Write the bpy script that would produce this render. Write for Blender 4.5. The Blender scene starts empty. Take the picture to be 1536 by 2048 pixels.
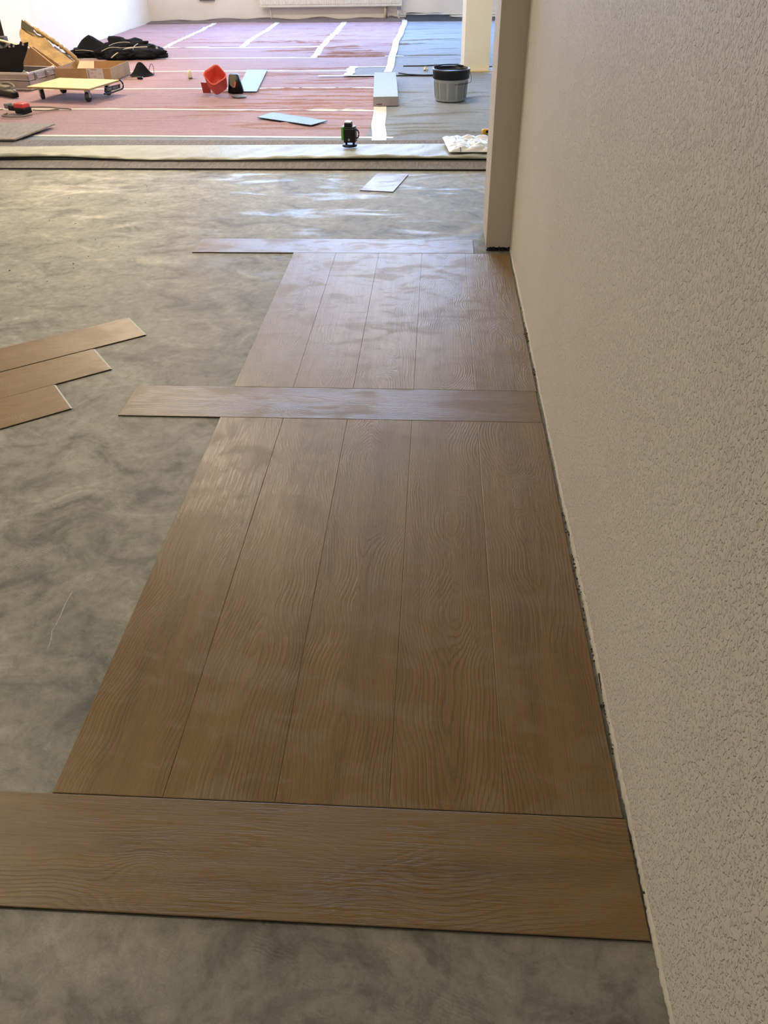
import bpy, bmesh, math, random
import numpy as np
from mathutils import Matrix, Vector

random.seed(4)
rng = np.random.default_rng(7)
SC = bpy.context.scene
COL = SC.collection
PI = math.pi

# ------------------------------------------------------------------ camera
FPX, PITCH, ROLL, YAW = 1563.17, .64582, -.0174, .0691
CAM = (0.7516, -0.888, 1.4152)
cy_, sy_ = math.cos(YAW), math.sin(YAW)
cp_, sp_ = math.cos(PITCH), math.sin(PITCH)
cr_, sr_ = math.cos(ROLL), math.sin(ROLL)
R0 = Matrix(((1, 0, 0), (0, 0, -1), (0, 1, 0)))
Ry = Matrix(((cy_, sy_, 0), (-sy_, cy_, 0), (0, 0, 1)))
Rx = Matrix(((1, 0, 0), (0, cp_, -sp_), (0, sp_, cp_)))
Rz = Matrix(((cr_, -sr_, 0), (sr_, cr_, 0), (0, 0, 1)))
RC = Rz @ Rx @ R0 @ Ry
cam_d = bpy.data.cameras.new('camera')
cam_d.sensor_fit = 'HORIZONTAL'
cam_d.sensor_width = 36.0
cam_d.lens = FPX * 36.0 / 1536.0
cam_d.clip_start = .02
cam = bpy.data.objects.new('camera', cam_d)
COL.objects.link(cam)
M = Matrix.Identity(4)
for i in range(3):
    M[i][0] = RC[0][i]
    M[i][1] = -RC[1][i]
    M[i][2] = -RC[2][i]
    M[i][3] = CAM[i]
cam.matrix_world = M
SC.camera = cam

# ------------------------------------------------------------------ world (daylight outside the windows)
world = bpy.data.worlds.new('sky')
SC.world = world
world.use_nodes = True
wn = world.node_tree.nodes; wl = world.node_tree.links
wn.clear()
wo = wn.new('ShaderNodeOutputWorld'); wb = wn.new('ShaderNodeBackground')
tcw = wn.new('ShaderNodeTexCoord'); sep = wn.new('ShaderNodeSeparateXYZ'); rmp = wn.new('ShaderNodeValToRGB')
wl.new(tcw.outputs['Generated'], sep.inputs[0]); wl.new(sep.outputs['Z'], rmp.inputs[0])
rmp.color_ramp.elements[0].position = 0.0; rmp.color_ramp.elements[0].color = (.44, .64, 1.0, 1)
rmp.color_ramp.elements[1].position = .8; rmp.color_ramp.elements[1].color = (.17, .38, 1.0, 1)
e = rmp.color_ramp.elements.new(.25); e.color = (.28, .52, 1.0, 1)
wl.new(rmp.outputs[0], wb.inputs[0]); wb.inputs[1].default_value = 31.0
wl.new(wb.outputs[0], wo.inputs[0])

# ------------------------------------------------------------------ exposure
SC.view_settings.view_transform = 'Standard'
SC.view_settings.look = 'None'
SC.view_settings.gamma = 1.0
SC.view_settings.use_curve_mapping = False
SC.view_settings.exposure = 0.10

# ------------------------------------------------------------------ added ceiling fill lights, unseen (fixtures are built with the room)
def area(name, loc, rot, sx, sy, power, color, portal=False, spread=PI):
    l = bpy.data.lights.new(name, 'AREA')
    l.shape = 'RECTANGLE'; l.size = sx; l.size_y = sy; l.energy = power; l.color = color
    if portal: l.cycles.is_portal = True
    l.spread = spread
    o = bpy.data.objects.new(name, l); COL.objects.link(o)
    o.location = loc; o.rotation_euler = rot
    return o
WARM = (1.0, .89, .71)
FILLS = [(-3.7, 9.4, 100), (.1, 7.6, 52), (-3.0, 13.2, 40), (-.2, 13.2, 26), (-1.4, 5.0, 62), (-2.4, .9, 56)]
for (lx, ly, lp) in FILLS:
    area('ceiling_fill_light', (lx, ly, 2.50), (0, 0, 0), 1.15, .28, lp, (1.0, .74, .42) if lx < -3.5 else WARM)
WINS = [(-3.55, -2.05), (-1.85, -.35), (-.15, 1.35), (2.0, 3.5)]
for (a, b) in WINS:
    area('window_portal', ((a + b) / 2, 15.90, 1.6), (PI / 2, 0, PI), b - a, 1.35, 1, (1, 1, 1), portal=True)

# ------------------------------------------------------------------ helpers
def link(o, parent=None):
    COL.objects.link(o)
    if parent is not None: o.parent = parent
    return o

def tag(o, label=None, cat=None, group=None, kind=None):
    if label: o['label'] = label
    if cat: o['category'] = cat
    if group: o['group'] = group
    if kind: o['kind'] = kind
    return o

def thing(name, label, cat, loc=(0, 0, 0), rz=0, group=None):
    o = bpy.data.objects.new(name, None)
    COL.objects.link(o)
    o.empty_display_size = .1
    o.location = loc; o.rotation_euler = (0, 0, rz)
    return tag(o, label, cat, group)

def obj(name, bm, m, parent=None, smooth=False, loc=None, rot=None):
    me = bpy.data.meshes.new(name)
    bm.normal_update(); bm.to_mesh(me); bm.free()
    for mm in (m if isinstance(m, (list, tuple)) else [m]): me.materials.append(mm)
    if smooth:
        me.polygons.foreach_set('use_smooth', [True] * len(me.polygons))
    o = link(bpy.data.objects.new(name, me), parent)
    if loc: o.location = loc
    if rot: o.rotation_euler = rot
    return o

def box(bm, x0, x1, y0, y1, z0, z1, mat=None, bev=0, seg=1, mi=0):
    r = bmesh.ops.create_cube(bm, size=1)
    vs = r['verts']
    bmesh.ops.scale(bm, vec=(x1 - x0, y1 - y0, z1 - z0), verts=vs)
    bmesh.ops.translate(bm, vec=((x0 + x1) / 2, (y0 + y1) / 2, (z0 + z1) / 2), verts=vs)
    fs = set(f for v in vs for f in v.link_faces)
    for f in fs: f.material_index = mi
    if bev:
        es = list(set(e_ for v in vs for e_ in v.link_edges))
        r2 = bmesh.ops.bevel(bm, geom=es, offset=bev, segments=seg, affect='EDGES', profile=.6)
        vs = list(set(v for f in r2['faces'] for v in f.verts) | set(v for v in vs if v.is_valid))
    if mat is not None:
        bmesh.ops.transform(bm, matrix=mat, verts=[v for v in vs if v.is_valid])
    return vs

def bx(*a, **k):
    bm = bmesh.new(); box(bm, *a, **k); return bm

def tube(bm, pts, r, seg=8, cap=True):
    pts = [Vector(p) for p in pts]
    rings = []
    up = Vector((0, 0, 1))
    for i, p in enumerate(pts):
        a = pts[max(0, i - 1)]; b = pts[min(len(pts) - 1, i + 1)]
        t = (b - a).normalized()
        u = t.cross(up)
        if u.length < 1e-3: u = t.cross(Vector((1, 0, 0)))
        u.normalize(); v = t.cross(u).normalized()
        rr = r[i] if isinstance(r, (list, tuple)) else r
        rings.append([bm.verts.new(p + (u * math.cos(2 * PI * k / seg) + v * math.sin(2 * PI * k / seg)) * rr) for k in range(seg)])
    for i in range(len(rings) - 1):
        for k in range(seg):
            bm.faces.new((rings[i][k], rings[i + 1][k], rings[i + 1][(k + 1) % seg], rings[i][(k + 1) % seg]))
    if cap:
        bm.faces.new(rings[0]); bm.faces.new(list(reversed(rings[-1])))
    bmesh.ops.recalc_face_normals(bm, faces=bm.faces[:])

def spline(pts, n=8):
    P = [Vector(p) for p in pts]; out = []
    for i in range(len(P) - 1):
        p0 = P[max(0, i - 1)]; p1 = P[i]; p2 = P[i + 1]; p3 = P[min(len(P) - 1, i + 2)]
        for k in range(n):
            t = k / n
            out.append(.5 * ((2 * p1) + (p2 - p0) * t + (2 * p0 - 5 * p1 + 4 * p2 - p3) * t * t + (3 * p1 - p0 - 3 * p2 + p3) * t ** 3))
    out.append(P[-1]); return out

def lathe(bm, prof, seg=40, c=(0, 0, 0)):
    rings = []
    for (r, z) in prof:
        if r < 1e-5: rings.append([bm.verts.new((c[0], c[1], c[2] + z))])
        else: rings.append([bm.verts.new((c[0] + r * math.cos(2 * PI * k / seg), c[1] + r * math.sin(2 * PI * k / seg), c[2] + z)) for k in range(seg)])
    for a, b in zip(rings, rings[1:]):
        for k in range(seg):
            k2 = (k + 1) % seg
            if len(a) == 1: bm.faces.new((a[0], b[k2], b[k]))
            elif len(b) == 1: bm.faces.new((a[k], a[k2], b[0]))
            else: bm.faces.new((a[k], a[k2], b[k2], b[k]))
    bmesh.ops.recalc_face_normals(bm, faces=bm.faces[:])

def prism(bm, poly, z0, z1, mi=0):
    """poly in xy, extruded z0..z1"""
    lo = [bm.verts.new((x, y, z0)) for x, y in poly]; hi = [bm.verts.new((x, y, z1)) for x, y in poly]
    n = len(poly); fs = [bm.faces.new(list(reversed(lo))), bm.faces.new(hi)]
    for i in range(n): fs.append(bm.faces.new((lo[i], lo[(i + 1) % n], hi[(i + 1) % n], hi[i])))
    for f in fs: f.material_index = mi
    bmesh.ops.recalc_face_normals(bm, faces=fs)
    return lo + hi

def grid(X, Y, Z, name, m, parent=None, smooth=True):
    """numpy grids (ny,nx) -> mesh object"""
    ny, nx = X.shape
    co = np.stack([X, Y, Z], -1).reshape(-1, 3)
    i = np.arange(ny * nx).reshape(ny, nx)
    q = np.stack([i[:-1, :-1], i[:-1, 1:], i[1:, 1:], i[1:, :-1]], -1).reshape(-1, 4)
    me = bpy.data.meshes.new(name)
    me.vertices.add(len(co)); me.vertices.foreach_set('co', co.ravel())
    me.loops.add(q.size); me.loops.foreach_set('vertex_index', q.ravel())
    me.polygons.add(len(q)); me.polygons.foreach_set('loop_start', np.arange(0, q.size, 4))
    me.polygons.foreach_set('loop_total', np.full(len(q), 4))
    me.polygons.foreach_set('use_smooth', np.full(len(q), smooth))
    me.update(); me.validate()
    me.materials.append(m)
    return link(bpy.data.objects.new(name, me), parent)

# ------------------------------------------------------------------ node helpers
class NT:
    def __init__(s, name):
        s.m = bpy.data.materials.new(name); s.m.use_nodes = True
        s.t = s.m.node_tree; s.n = s.t.nodes; s.l = s.t.links
        s.b = s.n['Principled BSDF']
    def node(s, typ, **kw):
        nd = s.n.new(typ)
        for k, v in kw.items(): setattr(nd, k, v)
        return nd
    def set(s, sock, v):
        if hasattr(v, 'is_output') or isinstance(v, bpy.types.NodeSocket): s.l.new(v, sock)
        else: sock.default_value = v
    def math(s, op, a, b=None, c=None, clamp=False):
        nd = s.node('ShaderNodeMath', operation=op); nd.use_clamp = clamp
        s.set(nd.inputs[0], a)
        if b is not None: s.set(nd.inputs[1], b)
        if c is not None: s.set(nd.inputs[2], c)
        return nd.outputs[0]
    def vmath(s, op, a, b):
        nd = s.node('ShaderNodeVectorMath', operation=op)
        s.set(nd.inputs[0], a); s.set(nd.inputs[1], b); return nd.outputs[0]
    def coord(s, kind='Object'): return s.node('ShaderNodeTexCoord').outputs[kind]
    def mapping(s, v, scale=(1, 1, 1), loc=(0, 0, 0), rot=(0, 0, 0)):
        nd = s.node('ShaderNodeMapping'); s.l.new(v, nd.inputs[0])
        nd.inputs['Scale'].default_value = scale; nd.inputs['Location'].default_value = loc; nd.inputs['Rotation'].default_value = rot
        return nd.outputs[0]
    def noise(s, v, scale, detail=4, rough=.5, dist=0.0, out='Fac', dim='3D'):
        nd = s.node('ShaderNodeTexNoise', noise_dimensions=dim)
        if v is not None: s.l.new(v, nd.inputs['Vector' if dim != '1D' else 'W'])
        nd.inputs['Scale'].default_value = scale; nd.inputs['Detail'].default_value = detail
        nd.inputs['Roughness'].default_value = rough; nd.inputs['Distortion'].default_value = dist
        return nd.outputs[out]
    def voro(s, v, scale, feature='F1', rand=1.0):
        nd = s.node('ShaderNodeTexVoronoi', feature=feature)
        s.l.new(v, nd.inputs['Vector']); nd.inputs['Scale'].default_value = scale; nd.inputs['Randomness'].default_value = rand
        return nd
    def ramp(s, f, stops, interp='LINEAR'):
        nd = s.node('ShaderNodeValToRGB'); s.l.new(f, nd.inputs[0]); cr = nd.color_ramp; cr.interpolation = interp
        cr.elements[0].position = stops[0][0]; cr.elements[1].position = stops[-1][0]
        cr.elements[0].color = s.c4(stops[0][1]); cr.elements[1].color = s.c4(stops[-1][1])
        for p, c in stops[1:-1]:
            e_ = cr.elements.new(p); e_.color = s.c4(c)
        return nd.outputs[0]
    @staticmethod
    def c4(c): return (c, c, c, 1) if isinstance(c, (int, float)) else (*c[:3], 1)
    def mix(s, f, a, b, mode='MIX'):
        nd = s.node('ShaderNodeMix', data_type='RGBA', blend_type=mode)
        s.set(nd.inputs[0], f)
        for k, v in ((6, a), (7, b)):
            if isinstance(v, tuple): v = s.c4(v)
            s.set(nd.inputs[k], v)
        return nd.outputs[2]
    def bump(s, h, strength=.5, dist=.01, normal=None):
        nd = s.node('ShaderNodeBump'); s.l.new(h, nd.inputs['Height'])
        nd.inputs['Strength'].default_value = strength; nd.inputs['Distance'].default_value = dist
        if normal is not None: s.l.new(normal, nd.inputs['Normal'])
        return nd.outputs[0]
    def out(s, color=None, rough=None, normal=None, **kw):
        if color is not None: s.set(s.b.inputs['Base Color'], s.c4(color) if isinstance(color, tuple) else color)
        if rough is not None: s.set(s.b.inputs['Roughness'], rough)
        if normal is not None: s.l.new(normal, s.b.inputs['Normal'])
        for k, v in kw.items(): s.set(s.b.inputs[k.replace('_', ' ')], v)
        return s.m

def plain(name, c, rough=.6, metal=0, bumpk=0, bscale=200, var=.08, **kw):
    t = NT(name); v = t.coord()
    n = t.noise(v, 14, 4, .6)
    f = t.ramp(n, [(.3, 1 - var), (.7, 1 + 0.0)])
    col = t.mix(1.0, tuple(c), f, 'MULTIPLY')
    nrm = t.bump(t.noise(v, bscale, 3), .3, bumpk) if bumpk else None
    return t.out(col, rough, nrm, Metallic=metal, **kw)

# ------------------------------------------------------------------ materials
def mat_oak(name, tint=(1, 1, 1), contrast=1.0):
    t = NT(name)
    seed = t.node('ShaderNodeAttribute', attribute_type='OBJECT', attribute_name='grain_seed').outputs['Fac']
    kx = t.node('ShaderNodeAttribute', attribute_type='OBJECT', attribute_name='knot_x').outputs['Fac']
    ky = t.node('ShaderNodeAttribute', attribute_type='OBJECT', attribute_name='knot_y').outputs['Fac']
    co = t.coord()
    sp = t.node('ShaderNodeSeparateXYZ'); t.l.new(co, sp.inputs[0])
    x, y = sp.outputs['X'], sp.outputs['Y']
    def cmb(a, b, c):
        nd = t.node('ShaderNodeCombineXYZ')
        for i_, q in enumerate((a, b, c)): t.set(nd.inputs[i_], q)
        return nd.outputs[0]
    s10 = t.math('MULTIPLY', seed, 13.7)
    xs = t.math('ADD', x, s10)
    # wavering centre line of the cathedral figure
    nx = t.noise(cmb(t.math('MULTIPLY', xs, 1.6), s10, 3.0), 1, 2, .5)
    y0 = t.math('MULTIPLY_ADD', nx, .14, .045)
    dy = t.math('SUBTRACT', y, y0)
    rad = t.math('SQRT', t.math('ADD', t.math('MULTIPLY', dy, dy), .0004))
    bl = t.noise(cmb(t.math('MULTIPLY', xs, 1.25), 7.0, s10), 1, 2, .45)
    w2 = t.noise(cmb(t.math('MULTIPLY', xs, 2.6), t.math('MULTIPLY', y, 20.0), s10), 1, 3, .55)
    F = t.math('ADD', t.math('MULTIPLY', rad, 105.0), t.math('MULTIPLY', bl, 44.0))
    F = t.math('ADD', F, t.math('MULTIPLY', w2, 3.8))
    # one knot
    dx = t.math('DIVIDE', t.math('SUBTRACT', x, kx), .075)
    dk = t.math('DIVIDE', t.math('SUBTRACT', y, ky), .042)
    d2 = t.math('ADD', t.math('MULTIPLY', dx, dx), t.math('MULTIPLY', dk, dk))
    g = t.math('POWER', 2.718, t.math('MULTIPLY', d2, -1.0))
    F = t.math('ADD', F, t.math('MULTIPLY', g, 9.0))
    saw = t.math('FRACT', F)
    ring = t.ramp(saw, [(0, .25), (.14, .0), (.45, .7), (.85, 1.0), (1.0, .25)], 'EASE')
    # fine pores along the grain
    p1 = t.noise(cmb(t.math('MULTIPLY', xs, 26.0), t.math('MULTIPLY', y, 900.0), s10), 1, 2, .6)
    p2 = t.noise(cmb(t.math('MULTIPLY', xs, 6.0), t.math('MULTIPLY', y, 240.0), s10), 1, 3, .6)
    pores = t.ramp(t.math('MULTIPLY_ADD', p1, .5, t.math('MULTIPLY', p2, .5)), [(.36, 0.0), (.5, .8), (.62, 1.0)])
    # broad colour bands
    bnd = t.noise(cmb(t.math('MULTIPLY', xs, 1.3), t.math('MULTIPLY', y, 14.0), s10), 1, 4, .55)
    msk = t.ramp(t.noise(cmb(t.math('MULTIPLY', xs, 2.2), t.math('MULTIPLY', y, 6.0), t.math('ADD', s10, 5.0)), 1, 2, .5), [(.42, .08), (.62, 1.0)])
    base = t.ramp(bnd, [(.25, (.190, .106, .024)), (.5, (.252, .147, .038)), (.75, (.305, .192, .060))])
    base = t.mix(1.0, base, tuple(tint), 'MULTIPLY')
    rd = t.mix(t.math('MULTIPLY', msk, .38 * contrast), (1, 1, 1), t.mix(ring, (.56, .50, .45), (1.14, 1.16, 1.18)), 'MIX')
    col = t.mix(1.0, base, rd, 'MULTIPLY')
    col = t.mix(.28 * contrast, col, t.mix(1.0, col, t.mix(pores, (.66, .62, .58), (1.06, 1.06, 1.06)), 'MULTIPLY'))
    # small dark knots
    sk = t.voro(cmb(t.math('MULTIPLY', xs, 2.1), t.math('MULTIPLY', y, 5.0), s10), 1.0)
    kd = t.ramp(sk.outputs['Distance'], [(.02, 1.0), (.07, 0.0)])
    col = t.mix(t.math('MULTIPLY', kd, .35), col, (.10, .055, .025))
    # dusty marks dull the sheen in blotches
    wc = t.node('ShaderNodeNewGeometry').outputs['Position']
    dust = t.ramp(t.noise(t.mapping(wc, (5, 9, 5)), 1.0, 4, .6, .8), [(.50, 0.0), (.62, 1.0)])
    dust2 = t.ramp(t.noise(t.mapping(wc, (9, 26, 5), (3, 1, 0)), 1.0, 3, .55, .5), [(.60, 0.0), (.68, 1.0)])
    dd = t.math('MAXIMUM', dust, dust2)
    col = t.mix(t.math('MULTIPLY', dd, .24), col, (.24, .175, .11))
    h = t.math('ADD', t.math('MULTIPLY', t.math('MULTIPLY', ring, msk), .65), t.math('MULTIPLY', pores, .5))
    nrm = t.bump(h, .8, .0011)
    rough = t.math('ADD', t.math('MULTIPLY_ADD', dd, .20, .37), t.math('MULTIPLY', pores, -.04))
    return t.out(col, rough, nrm, Specular_IOR_Level=.5, Coat_Weight=.42, Coat_Roughness=.41, Coat_IOR=1.5)

OAK = mat_oak('oak_vinyl', (.74, .74, .72))
CORE = plain('plank_core_black', (.018, .015, .013), .7)
TONGUE = plain('plank_tongue_pale', (.62, .62, .55), .6)

def mat_concrete():
    t = NT('smoothed_screed'); v = t.node('ShaderNodeNewGeometry').outputs['Position']
    big = t.noise(v, .9, 5, .6, .4)
    mid = t.noise(t.mapping(v, (1, 1.25, 1), (3, 7, 0), (0, 0, .5)), 4.2, 7, .62, 1.1)
    fine = t.noise(v, 24, 9, .74, .5)
    grit = t.noise(v, 260, 3, .6)
    base = t.ramp(big, [(.3, (.215, .212, .182)), (.55, (.262, .254, .216)), (.75, (.315, .303, .262))])
    m1 = t.ramp(mid, [(.34, (.55, .55, .54)), (.46, (.91, .91, .89)), (.57, (1.07, 1.06, 1.04)), (.70, (1.42, 1.40, 1.37))])
    col = t.mix(1.0, base, m1, 'MULTIPLY')
    m2 = t.ramp(fine, [(.34, .66), (.5, 1.0), (.66, 1.26)])
    col = t.mix(.8, col, t.mix(1.0, col, m2, 'MULTIPLY'))
    m3 = t.ramp(grit, [(.3, .88), (.7, 1.08)])
    col = t.mix(.8, col, t.mix(1.0, col, m3, 'MULTIPLY'))
    # trowel combing: fine parallel strokes inside blotches
    w = t.node('ShaderNodeTexWave', bands_direction='Y'); t.l.new(t.mapping(v, (1, 1, 1), (0, 0, 0), (0, 0, .35)), w.inputs[0])
    w.inputs['Scale'].default_value = 46; w.inputs['Distortion'].default_value = 6; w.inputs['Detail'].default_value = 3; w.inputs['Detail Scale'].default_value = 1.2
    pm = t.ramp(t.noise(v, 4.6, 4, .6, .5), [(.56, 0.0), (.66, 1.0)])
    col = t.mix(t.math('MULTIPLY', pm, .5), col, t.mix(1.0, col, t.ramp(w.outputs[1], [(.2, .70), (.8, 1.25)]), 'MULTIPLY'))
    # chalky spatters and dark pits
    sp = t.ramp(t.noise(t.mapping(v, (1, 1, 1), (9, 2, 0)), 9, 7, .72, .6), [(.64, 0.0), (.73, 1.0)])
    col = t.mix(t.math('MULTIPLY', sp, .42), col, (.52, .51, .47))
    vd = t.voro(v, 9.0).outputs['Distance']
    pit = t.ramp(vd, [(.02, 1.0), (.045, 0.0)])
    col = t.mix(t.math('MULTIPLY', pit, .55), col, (.07, .065, .055))
    dk = t.ramp(t.noise(t.mapping(v, (1, 1, 1), (2, 5, 0)), 3.4, 7, .7, .9), [(.60, 0.0), (.74, 1.0)])
    col = t.mix(t.math('MULTIPLY', dk, .5), col, (.125, .118, .10))
    # polished patches
    gl = t.ramp(t.noise(t.mapping(v, (1.3, 3.4, 1), (4.4, .6, 0)), 1.3, 6, .62, .8), [(.52, 0.0), (.64, 1.0)])
    sy = t.node('ShaderNodeSeparateXYZ'); t.l.new(v, sy.inputs[0])
    zone = t.ramp(t.math('MULTIPLY', sy.outputs['Y'], .2), [(.54, .12), (.68, 1.0)])
    rough = t.math('SUBTRACT', .58, t.math('MULTIPLY', t.math('MULTIPLY', gl, zone), .27))
    h = t.math('ADD', t.math('MULTIPLY', mid, 1.0), t.math('ADD', t.math('MULTIPLY', fine, .35), t.math('MULTIPLY', w.outputs[1], t.math('MULTIPLY', pm, .12))))
    nrm = t.bump(h, .35, .004)
    return t.out(col, rough, nrm, Specular_IOR_Level=.5)
CONCRETE = mat_concrete()

def mat_woodchip():
    t = NT('woodchip_wallpaper'); v = t.node('ShaderNodeNewGeometry').outputs['Position']
    def chips(scale, off, thr):
        w = t.mapping(v, (1, 1, .8), off)
        d = t.noise(w, scale, 1.6, .5, .25)
        return t.ramp(d, [(thr, 0.0), (thr + .12, 1.0)], 'EASE')
    c1 = chips(125, (0, 0, 0), .55); c2 = chips(215, (3, 1, 4), .56); c3 = t.noise(v, 420, 3, .6)
    roll = t.noise(v, 28, 3, .5)
    h = t.math('ADD', t.math('MAXIMUM', c1, t.math('MULTIPLY', c2, .7)), t.math('ADD', t.math('MULTIPLY', c3, .16), t.math('MULTIPLY', roll, .5)))
    nrm = t.bump(h, .95, .0027)
    n = t.noise(v, 1.4, 4, .6)
    col = t.ramp(n, [(.3, (.600, .555, .490)), (.7, (.650, .605, .535))])
    return t.out(col, .62, nrm, Specular_IOR_Level=.35)
CHIP = mat_woodchip()

def mat_paint(name, c, k=.0002):
    t = NT(name); v = t.node('ShaderNodeNewGeometry').outputs['Position']
    n = t.noise(v, 2.2, 5, .6)
    col = t.mix(1.0, tuple(c), t.ramp(n, [(.3, .95), (.7, 1.03)]), 'MULTIPLY')
    return t.out(col, .7, t.bump(t.noise(v, 160, 4, .6), .5, k))
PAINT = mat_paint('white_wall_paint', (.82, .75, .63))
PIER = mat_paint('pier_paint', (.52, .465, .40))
PLASTER = mat_paint('raw_plaster', (.50, .46, .38), .0015)
LIP = mat_paint('plaster_lip_paint', (.60, .55, .46), .001)
CEIL = mat_paint('ceiling_paint', (.85, .83, .79))
DARK = plain('dark_gap', (.02, .018, .015), .9)

def mat_fleece(name, a, b, fleck):
    t = NT(name); v = t.node('ShaderNodeNewGeometry').outputs['Position']
    n1 = t.noise(t.mapping(v, (34, 60, 30)), 1, 7, .78, .8)
    n2 = t.noise(v, 3.0, 4, .6)
    n3 = t.noise(t.mapping(v, (90, 160, 90), (5, 5, 0)), 1, 3, .6, .5)
    col = t.ramp(n1, [(.3, tuple(a)), (.7, tuple(b))])
    col = t.mix(.8, col, t.mix(1.0, col, t.ramp(n2, [(.3, .86), (.7, 1.1)]), 'MULTIPLY'))
    col = t.mix(t.ramp(n3, [(.60, 0.0), (.70, .55)]), col, tuple(fleck))
    nw = t.noise(t.mapping(v, (1.2, 9, 1)), 1.4, 4, .55, .6)
    nrm = t.bump(t.math('ADD', t.math('MULTIPLY', n1, .12), nw), .5, .012)
    return t.out(col, .70, nrm, Specular_IOR_Level=.2, Sheen_Weight=.12, Sheen_Roughness=.5)
PINK = mat_fleece('pink_fleece', (.225, .130, .140), (.41, .255, .272), (.64, .50, .51))
GREYF = mat_fleece('grey_fleece', (.130, .150, .170), (.265, .290, .315), (.46, .48, .50))
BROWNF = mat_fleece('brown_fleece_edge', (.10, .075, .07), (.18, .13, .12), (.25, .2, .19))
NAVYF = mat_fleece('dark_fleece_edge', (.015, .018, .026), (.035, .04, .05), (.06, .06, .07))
TAPE = plain('white_tape', (.66, .64, .58), .45, 0, .001, 60, .06)

def mat_carpet(name, a, b, rot=0.0):
    t = NT(name); v = t.node('ShaderNodeNewGeometry').outputs['Position']
    m = t.mapping(v, (75, 12, 60), (0, 0, 0), (0, 0, rot))
    n1 = t.noise(m, 1, 3, .6, .4); n2 = t.noise(v, 5, 4, .6); n3 = t.noise(v, 240, 2, .6)
    f = t.math('ADD', t.math('MULTIPLY', n1, .65), t.math('MULTIPLY', n3, .35))
    col = t.ramp(f, [(.34, tuple(a)), (.66, tuple(b))])
    col = t.mix(.8, col, t.mix(1.0, col, t.ramp(n2, [(.3, .85), (.7, 1.12)]), 'MULTIPLY'))
    return t.out(col, .9, t.bump(f, .8, .004), Sheen_Weight=.2)
CARPET = mat_carpet('grey_brown_carpet', (.065, .052, .045), (.215, .180, .150), .25)
CARPET2 = mat_carpet('taupe_carpet_offcut', (.16, .13, .10), (.34, .29, .235), 1.0)

def mat_film():
    t = NT('milky_plastic_film'); v = t.node('ShaderNodeNewGeometry').outputs['Position']
    n = t.noise(t.mapping(v, (14, 5, 6)), 1, 5, .65, 1.2)
    col = t.ramp(t.noise(v, 2.0, 4, .6), [(.35, (.30, .295, .215)), (.65, (.43, .43, .36))])
    nrm = t.bump(n, .6, .012)
    return t.out(col, .46, nrm, Alpha=.92, Specular_IOR_Level=.5)
FILM = mat_film()

def mat_ply():
    t = NT('birch_plywood'); v = t.coord()
    n = t.noise(t.mapping(v, (3, 30, 3)), 1, 5, .6, .6); n2 = t.noise(v, 9, 4, .6)
    col = t.ramp(n, [(.3, (.62, .47, .19)), (.7, (.82, .67, .34))])
    col = t.mix(.6, col, t.mix(1.0, col, t.ramp(n2, [(.3, .85), (.7, 1.1)]), 'MULTIPLY'))
    return t.out(col, .5, t.bump(n, .2, .001))
PLY = mat_ply()
PLYE = plain('plywood_edge', (.36, .25, .11), .6)

def mat_card(name, c, k=.25):
    t = NT(name); v = t.coord()
    n = t.noise(t.mapping(v, (60, 4, 60)), 1, 3, .6); n2 = t.noise(v, 5, 4, .6)
    col = t.mix(1.0, tuple(c), t.ramp(n, [(.3, .92), (.7, 1.05)]), 'MULTIPLY')
    col = t.mix(.8, col, t.mix(1.0, col, t.ramp(n2, [(.3, 1 - k), (.7, 1.08)]), 'MULTIPLY'))
    return t.out(col, .75, t.bump(n2, .2, .002))
CARD = mat_card('brown_cardboard', (.42, .27, .13))
KRAFT = mat_card('kraft_paper', (.36, .255, .12), .45)
CARDEDGE = mat_card('cardboard_edge', (.66, .46, .24))
WHITEC = plain('white_carton', (.31, .38, .385), .6, Specular_IOR_Level=.3)
CARTSIDE = plain('carton_side_grey', (.34, .31, .31), .6)
LABELW = plain('paper_label', (.60, .56, .54), .6)
INK = plain('label_ink', (.10, .09, .09), .6)
BLACK = plain('black_plastic', (.007, .007, .009), .42, Specular_IOR_Level=.25)
RUBBER = plain('castor_rubber', (.022, .021, .022), .55)
GALV = plain('galvanised_steel', (.42, .40, .38), .35, .85)
ALU = plain('aluminium_profile', (.62, .58, .55), .36, .7)
CASESK = plain('case_panel_beige', (.40, .345, .31), .45, .2)
FOAM = plain('black_foam', (.014, .012, .014), .85, 0, .003, Specular_IOR_Level=.15)
CLOTH = plain('black_workwear_fabric', (.006, .007, .011), .85, 0, .004, 120, Specular_IOR_Level=.15)
PIPING = plain('reflective_piping', (.50, .47, .38), .5)
RED = plain('red_plastic', (.72, .115, .080), .42)
RED2 = plain('red_tool_housing', (.60, .055, .05), .38)
OLIVE = plain('olive_flap', (.15, .145, .095), .7)
GREYP = plain('grey_pad', (.16, .17, .165), .6)
GREEN = plain('green_housing', (.085, .30, .05), .4)
BUCK = plain('grey_bucket_plastic', (.42, .44, .45), .4, 0, 0, 100, .12)
BUCKP = plain('bucket_panel', (.25, .27, .285), .45)
LIDB = plain('black_lid', (.007, .007, .011), .33, Specular_IOR_Level=.35)
YEL = plain('yellow_plastic', (.75, .42, .03), .4)
ORG = plain('orange_plastic', (.65, .25, .03), .45)
GRN2 = plain('green_plastic', (.08, .28, .16), .5)
RADW = plain('radiator_enamel', (.72, .67, .54), .32)
WHP = plain('white_pipe', (.72, .68, .60), .35)
COPP = plain('beige_pipe_sleeve', (.58, .46, .30), .45)
FRAME = plain('window_frame_white', (.75, .75, .73), .35)
CABLE = plain('grey_cable', (.20, .18, .14), .5)
TOOLG = plain('olive_grey_tool', (.17, .17, .125), .5)
CREAM = plain('cream_plastic', (.75, .70, .52), .5)
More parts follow.
